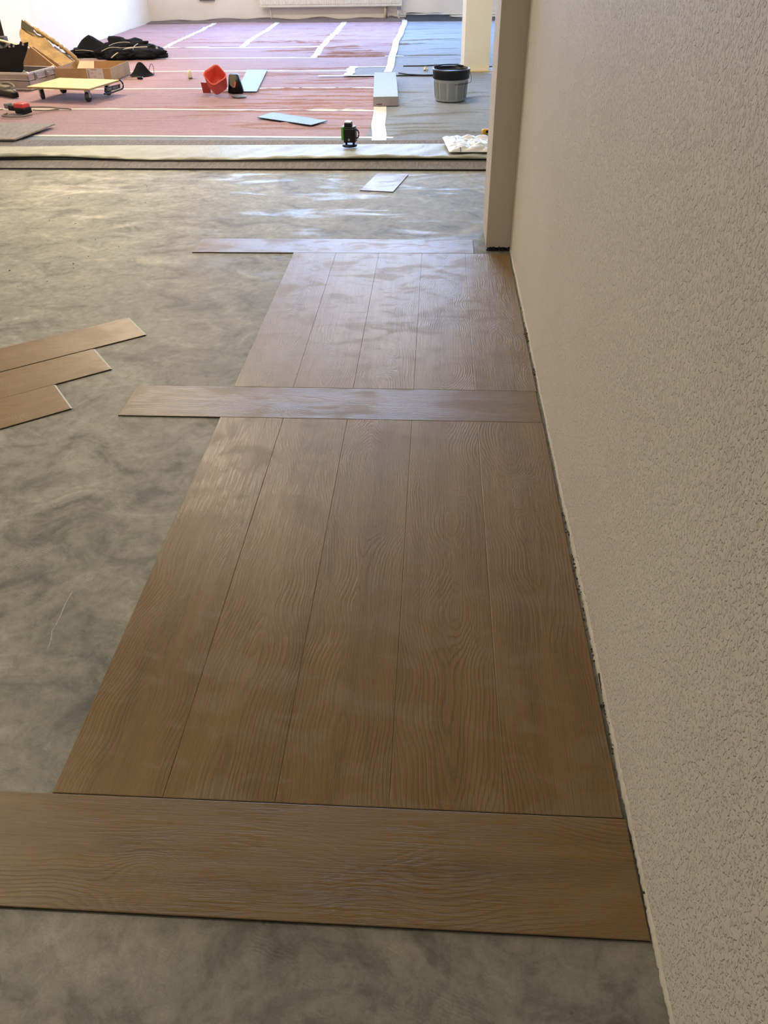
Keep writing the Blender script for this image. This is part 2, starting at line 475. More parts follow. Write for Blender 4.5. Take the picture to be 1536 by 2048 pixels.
GLASSTOP = plain('laser_window', (.75, .80, .86), .15)
BAGGREY = plain('charcoal_canvas', (.05, .055, .06), .8)
THRESH = plain('yellow_joint_filler', (.72, .55, .25), .7)
def mat_glass():
    t = NT('window_glass')
    tr = t.node('ShaderNodeBsdfTransparent'); gl = t.node('ShaderNodeBsdfGlossy'); mx = t.node('ShaderNodeMixShader')
    gl.inputs['Roughness'].default_value = .02; mx.inputs[0].default_value = .06
    t.l.new(tr.outputs[0], mx.inputs[1]); t.l.new(gl.outputs[0], mx.inputs[2])
    t.l.new(mx.outputs[0], t.n['Material Output'].inputs[0]); return t.m
GLASS = mat_glass()
def mat_fill():
    t = NT('fill_diffuser'); return t.out((.8, .8, .8), .5, Emission_Color=(1, .82, .6, 1), Emission_Strength=6.0)  # glowing face of the added fill fixtures
FILLMAT = mat_fill()

# ================================================================== SETTING
XL, XR, XE, YB, YN, ZC = -4.58, 1.1635, 4.6, 15.85, -3.0, 2.6
XN = -3.6    # left wall of the near room
def struct(name, bm, m, parent=None, smooth=False):
    o = obj(name, bm, m, parent, smooth)
    if parent is None: o['kind'] = 'structure'
    return o
struct('floor', bx(XL - 1.6, XE + .2, YN - .2, YB + .3, -.2, 0), CONCRETE)
flo = bpy.data.objects['floor']
bm = bmesh.new()
rp_ = spline([(-.188, .600, 0), (-.189, .54, 0), (-.184, .50, 0), (-.186, .46, 0), (-.176, .42, 0), (-.172, .395, 0)], 6)
tube(bm, [p + Vector((random.uniform(-.0012, .0012), 0, 0)) for p in rp_], [random.uniform(.0006, .0026) for _ in rp_], 5)
for v_ in bm.verts: v_.co.z *= .45
obj('trowel_ridge', bm, plain('chalky_ridge', (.42, .40, .37), .7), flo)
struct('ceiling', bx(XL - 1.6, XE + .2, YN - .2, YB + .3, ZC, ZC + .2), CEIL)
# right wall of the near room: plaster core plus a wallpaper skin with a ragged lower edge
wr = struct('wall_right', bx(XR, 1.40, YN, 3.345, 0, ZC), PLASTER)
ys = np.arange(YN, 3.3451, .006)
n = len(ys)
rag = .021 + .004 * np.sin(ys * 3.1) + .0022 * np.sin(ys * 47) + .0018 * rng.standard_normal(n)
rag += np.where((ys > .55) & (ys < .95), .006 * np.abs(rng.standard_normal(n)), 0)
rag = np.clip(rag, .012, .045)
zz = np.array([0, 1])
Yg = np.stack([ys, ys, ys, ys]); Zg = np.stack([rag, rag + .0015, rag + .006, np.full(n, ZC)])
Xg = np.stack([np.full(n, XR), np.full(n, XR - .0018), np.full(n, XR - .0028), np.full(n, XR - .0028)])
Xg[1] += rng.standard_normal(n) * .0004
o = grid(Xg, Yg, Zg, 'wallpaper', CHIP, wr)
for p in o.data.polygons: p.use_smooth = False
# smooth plaster lip under the wallpaper, broken at the floor line
lipx = .0052 + .0009 * np.sin(ys * 19) + .0007 * rng.standard_normal(n)
liph = .0015 + .0008 * np.abs(rng.standard_normal(n))
grid(np.stack([np.full(n, XR), XR - lipx, XR - lipx * .9, np.full(n, XR - .0032), np.full(n, XR)]), np.stack([ys] * 5),
     np.stack([liph * 0, liph, liph + .004, np.maximum(rag - .001, .01), rag + .001]), 'plaster_lip', LIP, wr)
# partition past the jamb, and the jamb pier
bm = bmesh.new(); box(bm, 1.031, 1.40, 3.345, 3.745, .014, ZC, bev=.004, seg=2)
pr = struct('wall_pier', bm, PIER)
bm = bmesh.new(); box(bm, 1.045, 1.39, 3.36, 3.73, 0, .014)
obj('joint_strip', bm, DARK, pr)
bm = bmesh.new()
for k in range(26):
    x = 1.035 + .0055 * k + random.uniform(-.002, .002)
    box(bm, x, x + random.uniform(.004, .011), 3.332 + random.uniform(-.003, .004), 3.347, 0, random.uniform(.004, .02), Matrix.Identity(4))
o = obj('crumbled_edge', bm, DARK, pr); o['kind'] = 'stuff'
struct('wall_partition', bx(1.40, XE, 3.45, 3.70, 0, ZC), PAINT)
# left wall: doorway into a dark side room before y = 10
YD = 10.02
wleft = bmesh.new()
box(wleft, XL - .15, XL, YD, YB, 0, ZC)
struct('wall_left', wleft, PAINT)
bm = bmesh.new(); box(bm, XL - .15, XL, 4.2, 9.0, 0, ZC); box(bm, XL - .15, XL, 9.0, YD, 2.05, ZC)
struct('wall_left_near', bm, PAINT)
DFR = plain('dark_door_lining', (.02, .018, .016), .6)
struct('door_1', bx(XL - .152, XL + .001, YD - .012, YD - .0005, 0, 2.05), DFR)
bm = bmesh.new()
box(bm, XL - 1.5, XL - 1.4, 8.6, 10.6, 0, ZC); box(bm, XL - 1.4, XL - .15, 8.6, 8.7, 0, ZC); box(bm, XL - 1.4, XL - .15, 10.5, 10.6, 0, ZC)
struct('wall_side_room', bm, plain('side_room_painted_dark', (.05, .045, .04), .9))  # near-black wall colour paints in the unlit room's darkness
struct('wall_near_left', bx(XN - .15, XN, YN, 4.3, 0, ZC), PAINT)
struct('wall_near_return', bx(XL - .1, XN, 4.2, 4.32, 0, ZC), PAINT)
struct('wall_near', bx(XN - .15, 1.4, YN - .15, YN, 0, ZC), PAINT)
struct('wall_east', bx(XE, XE + .15, 3.45, YB + .2, 0, ZC), PAINT)
# back wall with window openings (above the frame of the photograph)
bm = bmesh.new()
xs_ = [XL - .15] + [v for w in WINS for v in w] + [XE + .15]
box(bm, XL - .15, XE + .15, YB, YB + .25, 0, .92)
box(bm, XL - .15, XE + .15, YB, YB + .25, 2.30, ZC)
for i in range(0, len(xs_), 2): box(bm, xs_[i], xs_[i + 1], YB, YB + .25, .92, 2.30)
struct('wall_back', bm, mat_paint('back_wall_paint', (.74, .65, .54)))
for i, (a, b) in enumerate(WINS):
    w = bmesh.new(); f = .06
    for (x0, x1, z0, z1) in ((a, b, .92, .92 + f), (a, b, 2.30 - f, 2.30), (a, a + f, .92, 2.3), (b - f, b, .92, 2.3), ((a + b) / 2 - .04, (a + b) / 2 + .04, .92, 2.3)):
        box(w, x0, x1, YB + .10, YB + .16, z0, z1)
    wo_ = struct('window_%d' % (i + 1), w, FRAME)
    obj('window_sill', bx(a - .05, b + .05, YB - .12, YB + .10, .90, .925, bev=.004), FRAME, wo_)
    obj('pane', bx(a + f, (a + b) / 2 - .04, YB + .125, YB + .131, .92 + f, 2.3 - f), GLASS, wo_)
    obj('pane', bx((a + b) / 2 + .04, b - f, YB + .125, YB + .131, .92 + f, 2.3 - f), GLASS, wo_)
# free-standing column in the far room
cb_ = bmesh.new(); prism(cb_, [(1.056, 9.66), (1.352, 9.66), (1.330, 9.92), (1.022, 9.92)], 0, ZC)
col_ = struct('wall_column', cb_, mat_paint('column_paint', (.84, .80, .66)))
bm = bmesh.new(); box(bm, 1.06, 1.40, 9.615, 9.655, .001, .006)
struct('trim_1', bm, THRESH)

for (lx, ly, lp) in FILLS:  # unseen fixtures added to go with the fill lights
    t_ = thing('ceiling_fill', 'slim white fill light added on the ceiling ' + {9.4: 'over the tool case by the left wall', 7.6: 'over the carton of planks', 5.0: 'over the carpet edge', .9: 'over the bare screed left of the planks'}.get(ly, 'near the back wall, ' + ('left' if lx < -1 else 'right') + ' one'), 'fill_light', (lx, ly, ZC), 0, 'added ceiling fill lights')
    obj('housing', bx(-.62, .62, -.18, .18, -.06, 0, bev=.006), FRAME, t_)
    obj('diffuser', bx(-.59, .59, -.15, .15, -.068, -.06), FILLMAT, t_)

# ================================================================== PLANKS
PL, PW, PT = 1.5215, .2297, .0052
def plank_mesh(L=PL, W=PW, T=PT):
    bm = bmesh.new(); b = .0015
    xs = (0, b, L - b, L); ys2 = (0, b, W - b, W)
    g = [[bm.verts.new((x, y, T if (0 < i < 3 and 0 < j < 3) else T - .0009)) for j, y in enumerate(ys2)] for i, x in enumerate(xs)]
    for i in range(3):
        for j in range(3): bm.faces.new((g[i][j], g[i + 1][j], g[i + 1][j + 1], g[i][j + 1]))
    rim = [g[i][0] for i in range(4)] + [g[3][j] for j in (1, 2, 3)] + [g[i][3] for i in (2, 1, 0)] + [g[0][j] for j in (2, 1)]
    lo = [bm.verts.new((v.co.x, v.co.y, 0)) for v in rim]
    m_ = len(rim)
    for k in range(m_):
        f = bm.faces.new((rim[k], lo[k], lo[(k + 1) % m_], rim[(k + 1) % m_])); f.material_index = 1
    f = bm.faces.new(list(reversed(lo))); f.material_index = 1
    bmesh.ops.recalc_face_normals(bm, faces=bm.faces[:])
    return bm
PM = None
def plank(parent=None, loc=(0, 0, 0), rz=0, seed=1, knot=(.9, .12), name='plank', L=PL, W=PW, mesh=None, mats=None):
    global PM
    if mesh is None and L == PL and W == PW:
        if PM is None:
            bm = plank_mesh(); PM = bpy.data.meshes.new('plank'); bm.to_mesh(PM); bm.free()
            PM.materials.append(OAK); PM.materials.append(CORE)
        me = PM
    else:
        bm = mesh or plank_mesh(L, W); me = bpy.data.meshes.new('plank'); bm.to_mesh(me); bm.free()
        for q in (mats or (OAK, CORE)): me.materials.append(q)
    o_ = link(bpy.data.objects.new(name, me), parent)
    o_.location = loc; o_.rotation_euler = (0, 0, rz)
    o_['grain_seed'] = float(seed); o_['knot_x'] = float(knot[0]); o_['knot_y'] = float(knot[1])
    return o_
H = PI / 2
# long block in front: five planks running away from the camera (local x -> world y)
blk = thing('plank_field', 'nearer field of five long oak-look planks clicked together beside the wall', 'floorboards', (0, 0, 0))
for i in range(5):
    plank(blk, ((i + 1) * .23, .0005, 0), H, [1.3, 2.1, 3.4, 4.2, 5.6][i], [(.96, .17), (1.30, .06), (1.11, .11), (1.11, .10), (1.10, .105)][i])
blk2 = thing('plank_field', 'farther field of five oak-look planks ending at the dark jamb, shiny with window light', 'floorboards', (0, 0, 0))
for i in range(5):
    plank(blk2, ((i + 1) * .23, PL + .231, 0), H, [6.3, 7.7, 8.2, 9.9, 10.4][i], [(.2, .1), (.3, .12), (.2, .12), (1.0, .1), (.3, .09)][i])
# cross planks (local x -> world x)
cross = [((-.3672, -.2315, .0012), 11.3, (.62, .08), 'oak-look plank lying crosswise nearest the camera, its edge lifted over a dark gap'),
         ((-.3747, PL + .0005, .0004), 12.9, (.55, .07), 'oak-look plank lying crosswise between the two plank fields'),
         ((-.5546, 2 * PL + .2315, .0004), 13.6, (.4, .15), 'farthest crosswise oak-look plank, pale with window glare, beyond the plank fields')]
for lc, sd, kn, lb in cross:
    c = thing('cross_plank', lb, 'floorboard', lc)
    plank(c, (0, 0, 0), 0, sd, kn, 'board')
    bm = bmesh.new(); box(bm, .02, PL - .02, -.0005, .0, .0004, .0012)
    bm.free()
# angled group of three at the left
ang = math.radians(37.2)
ux, uy = -math.cos(ang), -math.sin(ang)
grp = thing('plank_cluster', 'three staggered oak-look planks joined at an angle on bare screed at left', 'floorboards', (0, 0, 0))
for k, (cx, cy) in enumerate([(-.623, 2.393), (-.664, 2.066), (-.704, 1.747)]):
    # local origin: plank start at far end, local x along +u reversed so that end x=PL is the visible right end
    ax, ay = cx + ux * PL, cy + uy * PL
    # local y must point up-left normal; near edge is y=0
    nx_, ny_ = -math.sin(ang), math.cos(ang)
    ox, oy = ax - nx_ * PW, ay - ny_ * PW
    p_ = plank(grp, (ox, oy, .0003), ang, 15.1 + k * 1.7, [(1.25, .16), (1.2, .12), (1.3, .07)][k], 'plank')
    obj('locking_tongue', bx(PL, PL + .0055, .003, PW - .003, .0006, .0030), TONGUE, p_)
# loose offcut on the screed near the carpet
def quad_board(name, pts, z, T, mats, label, cat, seed, group=None):
    cx = sum(p[0] for p in pts) / 4; cy = sum(p[1] for p in pts) / 4
    a = math.atan2(pts[1][1] - pts[0][1], pts[1][0] - pts[0][0])
    ca, sa = math.cos(-a), math.sin(-a)
    loc = [((p[0] - cx) * ca - (p[1] - cy) * sa, (p[0] - cx) * sa + (p[1] - cy) * ca) for p in pts]
    bm = bmesh.new(); prism(bm, loc, 0, T)
    for f in bm.faces:
        if f.normal.z < .5: f.material_index = 1
    o_ = plank(None, (cx, cy, z), a, seed, (.05, .05), name, mesh=bm, mats=mats)
    return tag(o_, label, cat, group)
quad_board('plank_offcut', [(.256, 4.504), (.477, 4.469), (.564, 4.915), (.343, 4.956)][0:4], 0, PT, (OAK, CORE),
           'short pale plank offcut lying on bare screed before the carpet edge', 'floorboard', 21.0)

# ================================================================== CARPET, FILM, FLEECE
def cst(v): return lambda x: v + 0 * x
bm = bx(XL + .02, 2.6, 0, .92, 0, .013, bev=.001)
bm.normal_update()
for f in bm.faces: f.material_index = 0 if f.normal.z > .5 else 1
cp = obj('carpet', bm, (CARPET, CORE), None, loc=(0, 5.035, 0), rot=(0, 0, -.012))
tag(cp, 'grey-brown woven carpet strip edged along the bare screed', 'carpet')

# wrinkle field
def mk_wr(nw, x0, x1, y0, y1, la, ang_m, ang_s, amp, wid):
    L = []
    for _ in range(nw):
        L.append((rng.uniform(x0, x1), rng.uniform(y0, y1), rng.uniform(*la), rng.normal(ang_m, ang_s), rng.uniform(*amp), rng.uniform(*wid), rng.uniform(-.25, .25)))
    return L
WRK = mk_wr(60, -4.3, .1, 12.0, 15.5, (.3, 1.0), .0, .18, (.006, .016), (.03, .06))
WRK += mk_wr(80, -1.5, .1, 6.4, 15.3, (.3, .8), .06, .14, (.006, .015), (.02, .045))
WRK += mk_wr(40, -4.2, -1.5, 6.6, 12.0, (.2, .7), .0, .12, (.002, .006), (.02, .04))
WRK += [(-.35, 11.25, .5, .02, .03, .05, .1), (-.4, 10.95, .6, 0, .026, .035, .05), (-.2, 11.05, .4, .1, .025, .03, .3), (-.45, 8.40, .6, -.06, .016, .03, .1), (-.3, 7.62, .55, .02, .014, .03, .1),
        (-.25, 7.05, .45, -.12, .016, .035, 0), (-.9, 7.62, .4, 0, .012, .025, 0), (-1.3, 11.6, .5, .1, .02, .03, .2), (-1.0, 14.3, .7, .02, .02, .03, .1)]
WRG = [(.75, 7.05, .45, .26, .020, .045, .1), (.55, 6.62, .35, .12, .014, .04, .1), (.75, 6.30, .42, -.08, .020, .045, .1), (.98, 6.25, .2, -.1, .014, .03, 0), (.47, 6.2, .2, .5, .014, .03, 0),
       (1.0, 8.1, .28, .6, .016, .05, 0), (1.1, 7.9, .22, .5, .014, .05, 0), (.5, 7.7, .25, 1.0, .012, .05, .3), (.62, 6.47, .3, .05, .012, .03, 0), (.55, 14.2, .45, .15, .02, .04, .1), (.6, 12.7, .5, .25, .022, .04, .1), (.65, 11.0, .5, .03, .018, .03, 0), (.8, 13.5, .4, .2, .016, .04, 0), (.35, 12.2, .3, .3, .02, .03, .2)]
WRG += mk_wr(40, 1.2, 4.4, 6, 15.5, (.3, .9), .1, .3, (.005, .015), (.03, .06))
WRG += mk_wr(12, .25, 1.1, 10.2, 15.4, (.2, .5), .1, .2, (.006, .012), (.03, .05))
def hfun(X, Y, W):
    Z = .004 + .0025 * (np.sin(X * 2.3 + 1.3 * np.sin(Y * 1.7)) + np.sin(Y * 3.1 + X)) * .5 + .0025
    for (cx, cy, hl, an, am, wi, cu) in W:
        wi = wi * .55; am = am * .72
        m = (np.abs(X - cx) < hl * 1.5) & (np.abs(Y - cy) < hl * 1.5)
        if not m.any(): continue
        x = X[m] - cx; y = Y[m] - cy
        u = x * math.cos(an) + y * math.sin(an); v = -x * math.sin(an) + y * math.cos(an) - cu * u * u + .012 * np.sin(u * 19 + cx * 9)
        Z[m] += am * np.exp(-(v / wi) ** 2) * np.exp(-(u / hl) ** 4 * 1.4)
    return Z
ALLW = WRK + WRG
def sheet(name, xa, xb, ya, yb, m, parent, dz=0.0, dx=.036, dy=.011, W=ALLW):
    nx_ = max(2, int((xb - xa) / dx) + 1)
    x = np.linspace(xa, xb, nx_)
    y0 = ya(x); y1 = yb(x)
    ny_ = max(2, int(np.max(y1 - y0) / dy) + 1)
    s = np.linspace(0, 1, ny_)[:, None]
    Y = y0[None, :] * (1 - s) + y1[None, :] * s
    X = np.repeat(x[None, :], ny_, 0)
    return grid(X, Y, hfun(X, Y, W) + dz, name, m, parent)
T0 = lambda x: 6.075 + .040 * (.27 - x)
T1 = lambda x: 7.235 + .045 * (-.05 - x)
T2 = lambda x: 8.49 + .010 * (-x)
T3 = lambda x: 9.73 + .012 * (-x)
T4 = lambda x: 10.86 + .03 * (-.9 - x)
T5 = lambda x: 12.0 + .01 * (-1 - x)
XP = .17
YE = 15.72
pf = thing('floor_fleece', 'pink protective fleece laid in taped strips across the far room', 'floor cover', (0, 0, 0))
rows = [(T0, T1), (T1, T2), (T2, T3)]
for a, b in rows: sheet('fleece_strip', XL + .02, XP, a, b, PINK, pf)
sheet('fleece_strip', XL + .02, XP, T3, T4, PINK, pf)
sheet('fleece_strip', XL + .02, -.91, T4, T5, PINK, pf)
for a, b in ((XL + .02, -3.24), (-3.24, -2.12), (-2.12, -.91)): sheet('fleece_strip', a, b, T5, cst(YE), PINK, pf)
sheet('fleece_strip', -.91, XP, T4, cst(YE), PINK, pf)
gf = thing('floor_fleece', 'blue-grey protective fleece to the right of the pink strips, under the bucket', 'floor cover', (0, 0, 0))
sheet('fleece_strip', XL + .02, XP, cst(5.80), T0, GREYF, gf)
sheet('fleece_strip', XP, 4.5, cst(5.76), cst(9.45), GREYF, gf)
sheet('fleece_strip', XP, 1.0, cst(9.45), cst(YE), GREYF, gf)
sheet('fleece_strip', 1.42, 4.5, cst(9.45), cst(YE), GREYF, gf)
sheet('fleece_strip', 1.0, 1.42, cst(10.0), cst(YE), GREYF, gf)
# overlapping grey flap with dark turned-up edges
sheet('overlap_flap', -.28, 1.02, cst(9.28), lambda x: 9.93 + .03 * x, GREYF, gf, dz=.012)
bm = bmesh.new()
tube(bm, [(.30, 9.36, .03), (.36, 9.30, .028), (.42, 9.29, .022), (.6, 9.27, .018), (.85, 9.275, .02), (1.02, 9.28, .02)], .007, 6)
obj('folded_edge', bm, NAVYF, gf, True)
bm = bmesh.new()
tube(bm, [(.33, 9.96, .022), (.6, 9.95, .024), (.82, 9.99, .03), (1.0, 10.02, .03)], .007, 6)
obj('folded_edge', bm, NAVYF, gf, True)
# turned-up dark edges at the back wall
def upturn(name, xa, xb, hfn, m, parent):
    x = np.linspace(xa, xb, 110)
    hh = hfn(x)
    rowsY = [YE - .22, YE - .10, YE - .03, YB - .035, YB - .03]
    fr = [0, .12, .35, .85, 1.0]
    X = np.repeat(x[None], 5, 0); Y = np.stack([np.full_like(x, v) + .012 * np.sin(x * 13 + i) for i, v in enumerate(rowsY)])
    Y = np.minimum(Y, YB - .02)
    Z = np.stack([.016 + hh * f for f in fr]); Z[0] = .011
    return grid(X, Y, Z, name, m, parent)
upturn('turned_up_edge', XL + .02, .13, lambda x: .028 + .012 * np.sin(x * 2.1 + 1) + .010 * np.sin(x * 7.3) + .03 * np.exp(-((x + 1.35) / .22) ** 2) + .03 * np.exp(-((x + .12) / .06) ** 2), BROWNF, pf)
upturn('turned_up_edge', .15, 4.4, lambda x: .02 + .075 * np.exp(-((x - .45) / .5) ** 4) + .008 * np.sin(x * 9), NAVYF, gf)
# tapes
def tape_x(fn, xa, xb, w, parent, dz=.0022):
    return sheet('tape_strip', xa, xb, lambda x: fn(x) - w / 2, lambda x: fn(x) + w / 2, TAPE, parent, dz=dz, dx=.03, dy=.012)
def tape_y(x0, x1, ya, yb, w, parent, dz=.0035, m=TAPE):
    ny_ = int(abs(yb - ya) / .016) + 1
    s = np.linspace(0, 1, ny_)[:, None]; k = np.linspace(-.5, .5, 5)[None]
    wob = .012 * np.sin(s * 9 + x0 * 5) + .006 * np.sin(s * 23)
    X = (x0 * (1 - s) + x1 * s) + k * w + wob; Y = (ya * (1 - s) + yb * s) + 0 * k
    return grid(X, Y, hfun(X, Y, ALLW) + dz, 'tape_strip', m, parent)
tape_x(T0, XL + .03, .40, .055, pf)
tape_x(T1, XL + .03, .16, .055, pf); tape_x(T2, XL + .03, .10, .06, pf); tape_x(T3, XL + .03, -.16, .065, pf)
tape_x(T4, XL + .03, -.86, .07, pf); tape_x(T5, -3.16, -.95, .075, pf)
tape_y(-3.22, -3.28, 11.9, YE - .02, .085, pf); tape_y(-2.10, -2.14, 12.0, YE - .02, .085, pf); tape_y(-.90, -.93, 10.86, YE - .02, .09, pf)
tape_y(.275, .155, 5.86, 9.35, .12, pf); tape_y(.155, .14, 9.5, YE - .02, .09, pf, dz=.016)
tape_x(lambda x: 9.26 + 0 * x, -.62, .12, .05, gf, .015); tape_x(lambda x: 9.93 + 0 * x, -.32, .14, .05, gf, .016); tape_y(-.28, -.28, 9.25, 9.96, .10, gf, .017)
tape_x(lambda x: 5.87 + 0 * x, .2, .86, .035, gf, .003)
tape_x(lambda x: 10.93 + 0 * x, .05, .30, .03, gf, .006)

# milky film draped over the carpet edge
x = np.linspace(XL + .05, 1.6, 260)
prof = [(.0, .0), (.06, .006), (.16, .012), (.28, .017), (.36, .020), (.40, .016), (.412, .004)]
yb_ = 5.80 + .02 * np.sin(x * 1.3) - .06 * np.exp(-((x + 2.6) / .5) ** 2) + .0 * x
yf_ = 5.255 + .012 * np.sin(x * 1.9) + .06 * np.exp(-((x + 2.1) / .35) ** 2)
lift = .020 + .006 * np.sin(x * 2.3 + 1) + .010 * np.exp(-((x + 2.75) / .4) ** 2)
Xs, Ys, Zs = [], [], []
for k in range(14):
    s = k / 13
    Xs.append(x); Ys.append(yb_ * (1 - s) + yf_ * s)
    z = .013 + (.006 + lift * 1.2 * s ** 1.5) + .004 * np.sin(x * 9 + s * 5) * s + .003 * np.sin(x * 31 + s * 9)
    if k == 0: z = .014 + 0 * x
    Zs.append(z)
Xs.append(x); Ys.append(yf_ - .012); Zs.append(.013 + lift * .95)
Xs.append(x); Ys.append(yf_ - .006); Zs.append(.013 + lift * .80)
fm = grid(np.array(Xs), np.array(Ys), np.array(Zs), 'plastic_film', FILM)
obj('gap_shade_strip', bx(XL + .06, 1.55, 5.29, 5.37, .0135, .021), DARK, fm)  # black strip painting the shade under the film's raised edge
tag(fm, 'milky plastic film draped over the carpet, its front edge curling up', 'plastic film')

# crumpled white bag beside the jamb
def lump(name, cx, cy, cz, sx, sy, sz, amp, fr, sub, m, parent=None, seed=0, floor=0.0, rot=0, pw=1.0):
    bm = bmesh.new(); lump_bm(bm, cx, cy, cz, sx, sy, sz, amp, fr, sub, seed, floor, rot, pw)
    return obj(name, bm, m, parent, True)
from mathutils import noise as mn
def lump_bm(bm, cx, cy, cz, sx, sy, sz, amp, fr, sub, seed=0, floor=0.0, rot=0, pw=1.0):
    r = bmesh.ops.create_icosphere(bm, subdivisions=sub, radius=1)
    for v in r['verts']:
        p = v.co.copy(); q = p * fr + Vector((seed * 3.1, seed * 1.7, seed))
        d = 1 + amp * (abs(mn.noise(q)) * 2 - .5 + .5 * abs(mn.noise(q * 2.3)))
        p = Vector((p.x * d, p.y * d, p.z * d))
        p.x *= sx; p.y *= sy; p.z *= sz
        c, s_ = math.cos(rot), math.sin(rot)
        v.co = Vector((cx + p.x * c - p.y * s_, cy + p.x * s_ + p.y * c, max(floor, cz + p.z)))
x = np.linspace(.80, 1.30, 46); y = np.linspace(5.36, 5.86, 46)
X, Y = np.meshgrid(x, y)
edge = np.clip(np.minimum.reduce([(X - .80) / .06, (Y - 5.36) / .04, (5.86 - Y) / .05]), 0, 1)
Z = np.zeros_like(X)
for i in range(X.shape[0]):
    for j in range(X.shape[1]):
        q = Vector((X[i, j] * 7, Y[i, j] * 7, 0)); Z[i, j] = abs(mn.noise(q)) + .5 * abs(mn.noise(q * 2.7))
Z = .052 + edge * (.014 + .032 * Z)
X = X + (5.86 - Y) * .10 * (X < .9); 
BAGM = NT('crumpled_white_sheet'); vv = BAGM.coord()
BAGM = BAGM.out((.62, .61, .56), .35, BAGM.bump(BAGM.noise(vv, 16, 4, .6, 1), .6, .01))
bg = grid(X, Y, Z, 'plastic_bag', BAGM)
tag(bg, 'crumpled whitish plastic sheet heaped by the jamb at the film edge', 'plastic bag')

# taupe carpet offcut at far left
bm = bmesh.new(); prism(bm, [(-3.9, 5.95), (-2.71, 5.90), (-2.615, 6.508), (-3.9, 6.62)], 0, .011)
cr = obj('carpet_offcut', bm, CARPET2, loc=(0, 0, .028)); tag(cr, 'taupe carpet offcut with pointed corner lying at the left frame edge', 'carpet')

# plank pieces on the fleece, window reflection painted pale into their colour
PALE = NT('plank_face_painted_sheen'); v_ = PALE.coord()
PALE = PALE.out(PALE.ramp(PALE.noise(PALE.mapping(v_, (3, 30, 3)), 1, 4, .6), [(.3, (.14, .20, .21)), (.7, (.21, .27, .28))]), .48, Specular_IOR_Level=.35)
quad_board('plank_offcut', [(-.875, 6.851), (-.337, 6.497), (-.215, 6.686), (-.777, 7.08)], .019, PT, (PALE, CORE),
           'pale bluish plank piece lying askew on pink fleece in front of the red tub', 'floorboard', 23.0)
quad_board('plank_offcut', [(-1.361, 8.213), (-1.137, 8.206), (-1.297, 9.722), (-1.543, 9.733)], .019, PT, (PALE, CORE),
           'long pale plank lying lengthwise on pink fleece behind the red tub', 'floorboard', 24.0)

# ================================================================== SEALED PACK OF PLANKS
pk = thing('plank_pack', 'flat pale carton of planks lying across the tape between pink and grey fleece', 'carton', (.262, 7.42, .012), .062)
obj('carton_body', bx(-.118, .118, 0, 1.52, 0, .078, bev=.003), CARTSIDE, pk)
obj('top_panel', bx(-.119, .119, -.001, 1.521, .0785, .082, bev=.0015), WHITEC, pk)
obj('end_print', bx(-.09, -.035, -.0012, 0, .012, .022), plain('dark_red_print', (.12, .03, .04), .6), pk)

# ================================================================== BUCKET
bk = thing('bucket', 'grey plastic bucket with black rim standing on the blue-grey fleece', 'bucket', (.882, 7.735, .014), .2)
bm = bmesh.new()
lathe(bm, [(0, 0), (.140, 0), (.147, .006), (.150, .02), (.164, .185), (.167, .195), (.167, .20)], 56)
obj('bucket_body', bm, BUCK, bk, True)
bm = bmesh.new()
for k in range(11):
    a = 2 * PI * k / 11
    for (r0, r1, z0, z1) in ((.1515, .1635, .022, .165),):
        w = .033
        vs = []
        for s in np.linspace(-1, 1, 5):
            aa = a + s * w / .155
            vs.append((aa, s))
        ring0 = [bm.verts.new(((r0 + .0025) * math.cos(aa), (r0 + .0025) * math.sin(aa), z0)) for aa, s in vs]
        ring1 = [bm.verts.new(((r1 + .0025) * math.cos(aa), (r1 + .0025) * math.sin(aa), z1)) for aa, s in vs]
        for q in range(4): bm.faces.new((ring0[q], ring0[q + 1], ring1[q + 1], ring1[q]))
obj('ribbed_panel', bm, BUCKP, bk, True)
bm = bmesh.new()
lathe(bm, [(.166, .190), (.176, .190), (.178, .198), (.178, .240), (.181, .243), (.181, .268), (.178, .274), (.170, .274), (.166, .268), (.164, .252), (.13, .249), (0, .249)], 56)
obj('bucket_lid', bm, LIDB, bk, True)
bm = bmesh.new()
tube(bm, spline([(-.182, 0, .235), (-.19, -.02, .21), (-.165, -.10, .16), (0, -.19, .155), (.165, -.10, .16), (.19, -.02, .21), (.182, 0, .235)][3:], 6), .0022, 6)
tube(bm, spline([(-.15, .10, .276), (-.05, .15, .284), (.05, .155, .284), (.14, .10, .276)], 6), .006, 6)
obj('handle', bm, BLACK, bk, True)

# ================================================================== LASER LEVEL
lz = thing('laser_level', 'small green and black cross-line laser level standing on the plastic film', 'laser level', (.084, 5.63, .037), -.12)
bm = bmesh.new(); box(bm, -.040, .052, -.035, .045, .030, .128, bev=.008, seg=3); obj('body', bm, BLACK, lz, True)
bm = bmesh.new(); box(bm, -.058, -.036, -.034, .046, .046, .140, bev=.007, seg=3); obj('green_shell', bm, GREEN, lz, True)
bm = bmesh.new(); box(bm, -.038, .048, -.02, .04, .126, .140, bev=.006, seg=2); obj('shoulder', bm, plain('dark_green_shell', (.01, .035, .018), .4), lz, True)
bm = bmesh.new(); box(bm, -.034, .022, -.022, .030, .138, .166, bev=.003); obj('laser_head', bm, BLACK, lz)
bm = bmesh.new(); box(bm, -.030, .018, -.020, .028, .166, .175, bev=.002); obj('head_window', bm, GLASSTOP, lz)
bm = bmesh.new(); tube(bm, spline([(.050, .0, .118), (.068, .0, .112), (.074, 0, .088), (.068, 0, .064), (.050, 0, .058)], 6), .005, 8); obj('handle_loop', bm, BLACK, lz, True)
bm = bmesh.new()
tube(bm, [(-.026, 0, .012), (-.026, 0, .04)], .009, 8); obj('post', bm, BLACK, lz, True)
